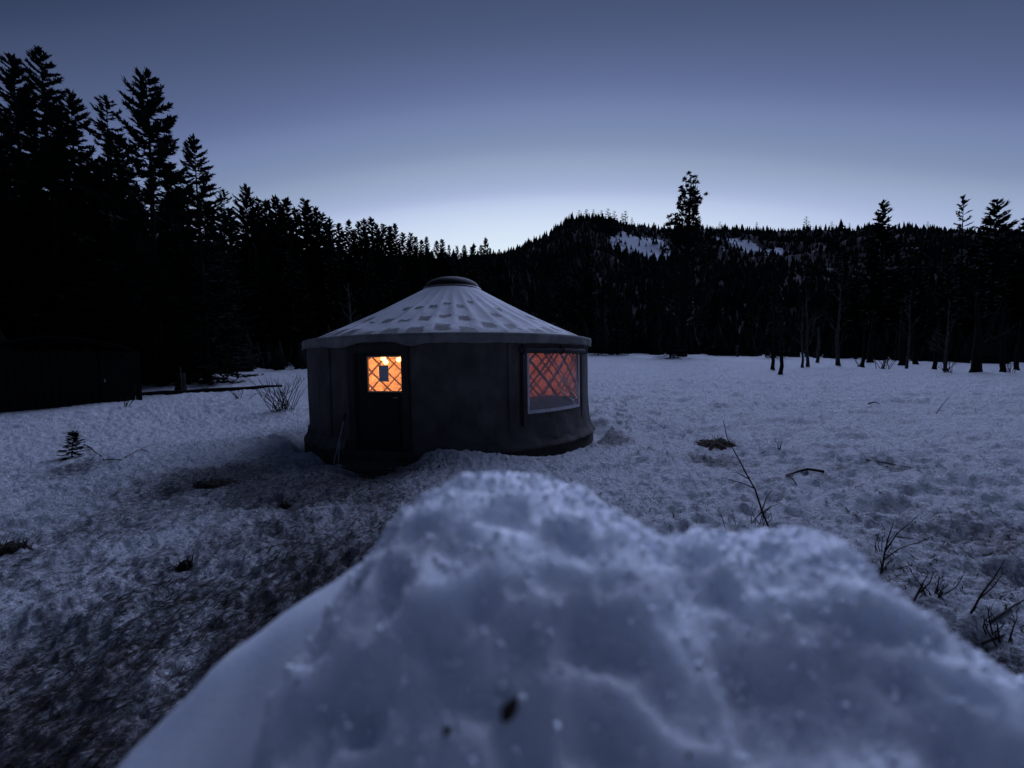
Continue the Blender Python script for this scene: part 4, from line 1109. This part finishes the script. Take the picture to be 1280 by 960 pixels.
# poles leaning left of the door
for (t_, b_, dd0, dd1, lab) in (((431, 520), (415, 579), 7.25, 7.0, 'thin pole leaning against the yurt, left of the door, the outer one'), ((425, 545), (422, 580), 7.3, 7.1, 'thin pole leaning against the yurt close to the door, the inner one')):
    p0, p1 = P(*b_, dd1), P(*t_, dd0); p0.z = min(p0.z, hz1(p0.x, p0.y) - .02)
    r = thing('ski_pole', lab, 'ski pole', p0, 0, 'poles leaning by the yurt door'); d = p1 - p0
    mb = MB(); mb.tube([Vector(), d], [.011, .009], 7); mb.build('shaft', M['metal'], r)
    mb = MB(); mb.tube([d * .9, d * 1.05], [.018, .02], 8); mb.build('grip', M['black'], r)
    mb = MB(); mb.tube([d * .10, d * .105], [.05, .05], 10); mb.build('basket', M['black'], r)

# ------------------------------------------------------------------ snow bank and the grainy mound by the lens
def vn3(x, y, z, s=0):
    ix, iy, iz = np.floor(x), np.floor(y), np.floor(z); fx, fy, fz = x - ix, y - iy, z - iz
    q = lambda t: t * t * t * (t * (t * 6 - 15) + 10)
    ux, uy, uz = q(fx), q(fy), q(fz); o = 0
    for a in (0, 1):
        for b in (0, 1):
            for c in (0, 1):
                o = o + _h(ix + a, iy + b, iz + c, s) * (ux if a else 1 - ux) * (uy if b else 1 - uy) * (uz if c else 1 - uz)
    return o - .5
def fb3(x, y, z, f, s, o=3, g=.5):
    r_, a = 0, 1.0
    for k in range(o): r_ = r_ + a * vn3(x * f, y * f, z * f, s + k); f *= 2.07; a *= g
    return r_
CREST = [(200, 1150, .33), (300, 1010, .35), (345, 925, .37), (395, 805, .41), (430, 750, .44), (460, 700, .47), (490, 662, .49), (530, 619, .51), (580, 595, .52), (640, 589, .52), (700, 597, .51), (755, 621, .49), (795, 654, .47),
         (830, 672, .465), (870, 661, .46), (930, 665, .455), (1000, 659, .45), (1040, 666, .44), (1075, 692, .435), (1100, 733, .43), (1140, 770, .44), (1190, 803, .46), (1235, 832, .475), (1280, 868, .49), (1400, 960, .52), (1700, 1150, .6)]
cp = [P(*c) for c in CREST]; cx = np.array([p.x for p in cp]); cy = np.array([p.y for p in cp]); cz = np.array([p.z for p in cp])
ordr = np.argsort(cx); cx, cy, cz = cx[ordr], cy[ordr], cz[ordr]
def lump_h(x, y):
    xx = x + fbm(y * 14, x * 6, 203, 2) * .02 * np.clip((np.interp(x, cx, cy) - y) * 6, 0, 1)
    yc, zc = np.interp(xx, cx, cy), np.interp(xx, cx, cz)
    f = yc - y
    z = np.where(f > 0, zc - .10 * f - 1.1 * np.clip(f - .10, 0, 1) ** 1.25, zc - 1.35 * (-f) - 1.5 * f * f)
    # inner shoulders and hollows
    inside = np.clip(f / .06, 0, 1)
    z = z + inside * 1.35 * (.022 * np.exp(-(((x + .045) / .055) ** 2 + ((y - .33) / .06) ** 2)) - .008 * np.exp(-(((x + .01) / .07) ** 2 + ((y - .40) / .035) ** 2))
                      + .016 * np.exp(-(((x - .09) / .04) ** 2 + ((y - .33) / .05) ** 2)) - .02 * np.exp(-(((x - .17) / .035) ** 2 + ((y - .36) / .09) ** 2))
                      - .02 * np.exp(-(((x - .26) / .05) ** 2 + ((y - .30) / .05) ** 2)))
    z = z + (.17 - np.abs(fb3(x, y, z, 17, 241, 2))) * .055 * np.clip(inside + .35, 0, 1) + fb3(x, y, z, 16, 210, 3) * .016 * np.clip(inside + .3, 0, 1) + (np.abs(fb3(x, y, z, 34, 215, 2)) - .2) * -.006 * np.clip(inside + .4, 0, 1)
    return z + fb3(x, y, z, 95, 220, 2) * .0034 + fb3(x, y, z, 260, 225, 2) * .0026
def bank_h(x, y):
    # packed bank shovelled up along the path: flat top under the lens, steep outer flanks
    ex = fbm(y * 9, x * 3, 239, 2) * .025 + np.interp(y, [-.2, .2, .30, .37, .40, .44, .50, .58], [-.50, -.46, -.405, -.362, -.344, -.29, -.205, -.06])
    top = np.interp(y, [-.2, .2, .30, .37, .40, .44, .50, .60], [.98, 1.03, 1.085, 1.14, 1.165, 1.205, 1.25, 1.27]) + .33 * np.clip(x - ex, 0, .13) - .7 * np.clip(x - .05, 0, 1) + fbm(x * 9, y * 9, 231, 2) * .014
    out = np.clip(ex - x, 0, 9); outy = np.clip(y - .54, 0, 9)
    outr = np.clip(x - .50, 0, 9)
    d = np.sqrt(out ** 2 + outy ** 2 + outr ** 2)
    rd = np.sqrt(d * d + .0018) - .042
    return top - 1.45 * rd + fbm(x * 22, y * 22, 235, 2) * .009 * (.6 + 6 * np.clip(d, 0, .3)) + fbm(x * 70, y * 70, 237, 2) * .002
def field(name, fn, xs, ys, mat, cut):
    X, Y = np.meshgrid(xs, ys); Z = fn(X, Y); v = np.stack([X, Y, Z], -1).reshape(-1, 3); fc = grid_faces(len(ys), len(xs))
    keep = (Z > cut(X, Y)).ravel(); fc = fc[keep[fc].any(1)]
    return np_mesh(name, v, fc, mat)
xs = np.concatenate([np.arange(-.5, .75, .0034), np.arange(.755, 1.2, .02)]); ys = np.arange(.03, .95, .0034)
mound = link('snow_mound', field('snow_mound', lump_h, xs, ys, M['ice'], lambda X, Y: np.minimum(bank_h(X, Y), 9) - .06))
tag(mound, 'big lump of grainy melting snow filling the foreground, close to the lens', 'snow mound')
xs = np.arange(-1.9, 2.3, .013); ys = np.arange(-1.2, 1.9, .013)
tag(link('snow_bank', field('snow_bank', bank_h, xs, ys, M['bank'], lambda X, Y: X * 0 - .5)), kind='structure')
# coarse ice grains standing proud of the mound
def ico_grain():
    t = (1 + 5 ** .5) / 2; v = np.array([(-1, t, 0), (1, t, 0), (-1, -t, 0), (1, -t, 0), (0, -1, t), (0, 1, t), (0, -1, -t), (0, 1, -t), (t, 0, -1), (t, 0, 1), (-t, 0, -1), (-t, 0, 1)]) / 1.9
    f = np.array([(0, 11, 5), (0, 5, 1), (0, 1, 7), (0, 7, 10), (0, 10, 11), (1, 5, 9), (5, 11, 4), (11, 10, 2), (10, 7, 6), (7, 1, 8), (3, 9, 4), (3, 4, 2), (3, 2, 6), (3, 6, 8), (3, 8, 9), (4, 9, 5), (2, 4, 11), (6, 2, 10), (8, 6, 7), (9, 8, 1)])
    return v, f
gv, gf = ico_grain(); k = 6500
gx = rng.uniform(-.36, .62, k); gy0 = np.interp(gx, cx, cy); gy = gy0 + .01 - (gy0 - .1) * rng.random(k) ** 1.3 * .9
gz = lump_h(gx, gy); sc = np.minimum(rng.lognormal(math.log(.0016), .5, k), .0036)
jit = 1 + rng.uniform(-.35, .35, (k, 12, 3))
GV = np.stack([gx, gy, gz + sc * .3], -1)[:, None, :] + gv[None] * jit * sc[:, None, None]
M['grain'] = flat('white_ice_grain', (.88, .90, .93), .12, .9)
o = link('ice_grains', np_mesh('ice_grains', GV.reshape(-1, 3), (gf[None] + (np.arange(k) * 12)[:, None, None]).reshape(-1, 3), M['grain'], False), mound); tag(o, kind='stuff')
# bits of bark on the mound
def mound_hit(px, py):
    d = ray(px, py); t = np.linspace(.1, .8, 3000); z = EYE.z + d.z * t - np.maximum(lump_h(d.x * t, d.y * t), bank_h(d.x * t, d.y * t)); k_ = int(np.argmax(z < 0)); return EYE + d * float(t[k_])
for px, py, ln, wd, lab in ((638, 887, 24, 15, 'dark bark chip lying low on the front of the snow mound'), (560, 913, 11, 8, 'tiny dark crumb left of the bark chip on the mound'), (447, 728, 5, 4, 'tiny dark speck near the left rim of the snow mound'), (372, 853, 5, 3, 'small dark bit on the smooth snow bank left of the mound'), (861, 944, 6, 5, 'faint dark crumb at the bottom of the mound, right of the chip')):
    q = mound_hit(px, py); s_ = ln / F * q.y; w_ = wd / F * q.y; mb = MB(); a = Vector((.5, .35, .55)).normalized() * s_ * .62
    mb.tube([-a, -a * .5 + Vector((0, 0, .1 * s_)), a * .4, a], [w_ * .25, w_ * .62, w_ * .5, w_ * .12], 7)
    tag(mb.build('bark_chip', M['twig'], None, True, q + Vector((0, -.3 * w_, w_ * .3))), lab, 'bark chip', 'dark bits on the foreground snow')

# ------------------------------------------------------------------ twigs, sticks, tufts
def stalk(name, lab, lines, base, rad=.006, cat='twig', group='twigs sticking out of the snow', mat='twig', dep=None):
    rad *= .8
    """lines: polylines in photograph pixels (base first); each becomes a stem at the distance of the base"""
    g = G(*base) if dep is None else P(*base, dep)
    r = thing(name, lab, cat, g, 0, group); rnd = random.Random(hash(lab) & 255 if False else len(lab))
    main = None; lying = cat in ('stick', 'branch'); dd = g.y / (ray(*base).y)
    for i, ln in enumerate(lines):
        pts = []
        for j, (px, py) in enumerate(ln):
            if lying:
                q = G(px, py + (4 if i == 0 else 3)); pts.append(q - g + Vector((0, 0, rad * (.8 + .8 * math.sin(j * 2.1 + i)))))
            else: pts.append(P(px, py, dd * (1 + .008 * i * j)) - g)
        if i == 0 and not lying: pts[0].z -= .05
        sm = [pts[0]]
        for a_, b_ in zip(pts, pts[1:]): sm += [a_.lerp(b_, .5) + Vector((rnd.uniform(-1, 1), 0, rnd.uniform(-.3, 1))) * (b_ - a_).length * .03, b_]
        if main is None: main = sm
        elif min((sm[0] - q).length for q in main) < .25 and not (name == 'dry_stalk' and 'two short' in lab):
            best = None
            for a_, b_ in zip(main, main[1:]):
                ab = b_ - a_; t_ = max(0, min(1, (sm[0] - a_).dot(ab) / max(ab.length_squared, 1e-9))); q = a_ + ab * t_
                if best is None or (q - sm[0]).length < (best - sm[0]).length: best = q
            off = best - sm[0]; sm = [p_ + off * (1 - k_ / (len(sm) - 1)) for k_, p_ in enumerate(sm)]
        r0 = rad * (1 if i == 0 else .7)
        MBi = MB(); MBi.tube(sm, [r0 * (1 - .75 * k_ / (len(sm) - 1)) for k_ in range(len(sm))], 6); MBi.build('stem', M[mat], r)
    return r
stalk('dry_stalk', 'tall thin dry stalk leaning left above the right half of the mound', [[(965, 662), (944, 612), (925, 577), (909, 548), (904, 525)], [(941, 612), (925, 604), (906, 598)], [(935, 600), (922, 592), (917, 590)], [(945, 640), (955, 622), (966, 612)], [(950, 640), (942, 650), (938, 662)], [(950, 642), (962, 634), (976, 628)]], (965, 668), .011)
stalk('dry_stalk', 'two short dry stems left of the tall leaning stalk', [[(909, 662), (903, 648), (896, 634)], [(920, 660), (917, 644), (915, 634)]], (909, 664), .006)
stalk('twig_clump', 'clump of bare twigs at the right end of the snow mound', [[(1098, 720), (1106, 690), (1122, 666), (1148, 644)], [(1102, 700), (1122, 686), (1148, 678), (1172, 668)], [(1108, 690), (1114, 664), (1118, 650)], [(1112, 722), (1116, 704), (1124, 694)], [(1096, 708), (1100, 696)], [(1136, 682), (1146, 674)]], (1102, 722), .009)
stalk('twig_clump', 'forked dark twig right of the twig clump by the mound', [[(1136, 756), (1150, 736), (1160, 718)], [(1146, 742), (1162, 728), (1167, 714)], [(1112, 708), (1126, 716), (1140, 730), (1156, 742)]], (1138, 756), .009)
stalk('twig_clump', 'sprig of dark twigs close to the right edge of the photo', [[(1208, 766), (1226, 744), (1243, 722), (1256, 700)], [(1222, 748), (1240, 734), (1254, 716)], [(1214, 768), (1222, 758)]], (1210, 768), .008)
stalk('fallen_stick', 'dark stick lying on the snow at the right edge', [[(1236, 776), (1256, 764), (1280, 748), (1310, 736)]], (1236, 778), .009, 'stick', 'sticks lying on the snow')
stalk('fallen_stick', 'second stick below the one at the right edge, lower and thinner', [[(1226, 804), (1250, 794), (1276, 780), (1300, 772)]], (1226, 806), .008, 'stick', 'sticks lying on the snow')
stalk('fallen_branch', 'long dark branch running down to the right along the mound edge', [[(1150, 762), (1158, 786), (1180, 806), (1200, 826), (1230, 846), (1290, 876)], [(1158, 788), (1148, 800), (1138, 806)], [(1180, 806), (1196, 808), (1214, 824)], [(1200, 826), (1222, 834), (1262, 858)]], (1160, 806), .011, 'branch', 'sticks lying on the snow')
stalk('fallen_stick', 'hooked dark stick on the snow right of the dug hole', [[(1029, 587), (1010, 587), (992, 588), (983, 592), (990, 598), (996, 603)], [(986, 590), (981, 596)]], (1029, 590), .026, 'stick', 'sticks lying on the snow')
stalk('dry_stalk', 'small slanted twig standing far out on the right snow', [[(1169, 517), (1178, 506), (1187, 496)], [(1178, 517), (1182, 513)]], (1169, 518), .014)
stalk('fallen_stick', 'short dark stick lying flat out on the right snow', [[(1086, 502), (1093, 501), (1100, 501)]], (1090, 503), .03, 'stick', 'sticks lying on the snow')
stalk('fallen_stick', 'thin long twig lying flat below the short dark stick', [[(1083, 573), (1100, 576), (1118, 577), (1136, 581), (1150, 586)], [(1118, 577), (1114, 572)]], (1118, 580), .012, 'stick', 'sticks lying on the snow')
stalk('fallen_branch', 'long bare branch trailing on the snow right of the fir sapling', [[(105, 552), (118, 563), (130, 572), (152, 572), (176, 560), (208, 550)], [(152, 572), (160, 564)], [(176, 560), (186, 562)]], (130, 574), .014, 'branch', 'sticks lying on the snow')
stalk('dry_stalk', 'long bent twig rising from the snow left of the fanned shrub', [[(348, 512), (330, 500), (320, 482), (310, 472)], [(330, 500), (336, 484)]], (348, 514), .016)
brush('twig_clump', 1168, 745, 7, 34, 60, 'low scatter of dark twigs between the twig clump and the right-edge sprig', 21, rad=.005, fork=3, cat='twig', group='twigs sticking out of the snow')
brush('twig_clump', 1246, 800, 6, 44, 60, 'dark twigs crossing near the bottom of the right edge', 22, rad=.005, fork=3, cat='twig', group='twigs sticking out of the snow')
brush('twig_clump', 1100, 690, 6, 30, 36, 'fine short twigs mixed into the clump at the right end of the mound', 23, rad=.004, fork=3, cat='twig', group='twigs sticking out of the snow')
brush('twig_clump', 950, 655, 8, 26, 60, 'fine short twigs round the foot of the tall leaning stalk', 24, rad=.004, fork=3, cat='twig', group='twigs sticking out of the snow')
brush('twig_clump', 975, 562, 5, 14, 14, 'tuft of short dark stems standing in the small hollow on the right', 25, rad=.006, fork=1, cat='twig', group='twigs sticking out of the snow')
def bare_patch(px, py, w, h, seed, blades, lab):
    g = G(px, py); dd = g.y; rx = w / F * dd / 2; ry = h / F * dd * (dd / 1.6) / 2 * .9; rnd = random.Random(seed)
    na, nr = 64, 12; th = np.linspace(0, 2 * math.pi, na, endpoint=False); edge = 1 + fbm(np.cos(th) * 2.5 + seed, np.sin(th) * 2.5, 300 + seed, 3) * .9
    q = np.linspace(.02, 1, nr)[:, None]; x = g.x + q * edge * np.cos(th) * rx; y = g.y + q * edge * np.sin(th) * ry
    z = (hz(x, y) + hz(x + .06, y) + hz(x - .06, y) + hz(x, y + .09) + hz(x, y - .09)) / 5 + .045 - .075 * np.clip(q - .55, 0, 1) / .45 + fbm(x * 20, y * 20, 310, 3) * .03; v = np.stack([x, y, z], -1).reshape(-1, 3)
    tag(link('bare_earth', np_mesh('bare_earth', v, grid_faces(nr, na, True), M['earth'])), kind='structure')
    mb = MB()
    for i in range(blades):
        a = rnd.uniform(0, 6.28); s = math.sqrt(rnd.random()); x_, y_ = g.x + math.cos(a) * rx * s, g.y + math.sin(a) * ry * s
        p = Vector((x_, y_, hz1(x_, y_))); d = Vector((rnd.gauss(0, .5), rnd.gauss(0, .5), rnd.uniform(.25, 1))).normalized(); l = rnd.uniform(.05, .17); sd = Vector((-d.y, d.x, 0)).normalized() * .006
        n_ = len(mb.v); mb.v += [tuple(p - sd), tuple(p + sd), tuple(p + d * l + Vector((d.x, d.y, -.3)) * l * .3)]; mb.f.append((n_, n_ + 1, n_ + 2))
    o = mb.build('dead_grass', M['grass'] if seed % 2 else M['litter']); tag(o, kind='stuff')
bare_patch(893, 553, 46, 13, 1, 260, ''); bare_patch(268, 606, 52, 11, 2, 160, ''); bare_patch(12, 690, 40, 14, 4, 90, '')
bare_patch(355, 636, 12, 4, 6, 50, ''); bare_patch(470, 590, 50, 7, 8, 60, ''); bare_patch(232, 712, 14, 6, 10, 70, '')
# needle and twig litter over the snow
def litter(name, count, mode):
    r_ = np.exp(rng.uniform(math.log(1.0), math.log(11.0), count)); az = np.radians(rng.uniform(-58, 58, count))
    x, y = r_ * np.sin(az), r_ * np.cos(az); keep = rng.random(count) < np.clip(dirt_dim_at(x, y) * 1.0 * (.25 + 1.5 * np.clip(fbm(x * 1.3, y * 1.3, 401, 3) + .35, 0, 1)), .015, 1)
    keep &= np.hypot(x - YC.x, y - YC.y) > YR + .4; x, y = x[keep], y[keep]; k = len(x)
    z = hz(x, y) + .006; a = rng.uniform(0, math.pi, k) * .55 + .1; l = rng.lognormal(math.log(.022), .55, k); w = l * .07 + .0012; bend = rng.uniform(-.4, .4, k) * l
    dx_, dy_ = np.cos(a), np.sin(a); nx, ny = -dy_, dx_; tz = rng.uniform(-.15, .35, k) * l
    def pt(s, o): return np.stack([x + dx_ * l * s + nx * (o * w + bend * (1 - s * s)), y + dy_ * l * s + ny * (o * w + bend * (1 - s * s)), z + tz * (s + 1) * .5 + .004], -1)
    V = np.stack([pt(-1, 0), pt(0, -1), pt(1, 0), pt(0, 1)], 1)
    o = link(name, np_mesh(name, V.reshape(-1, 3), np.arange(k * 4).reshape(-1, 4), M['litter'], False)); tag(o, kind='stuff')
litter('needle_litter', 200000, 0)
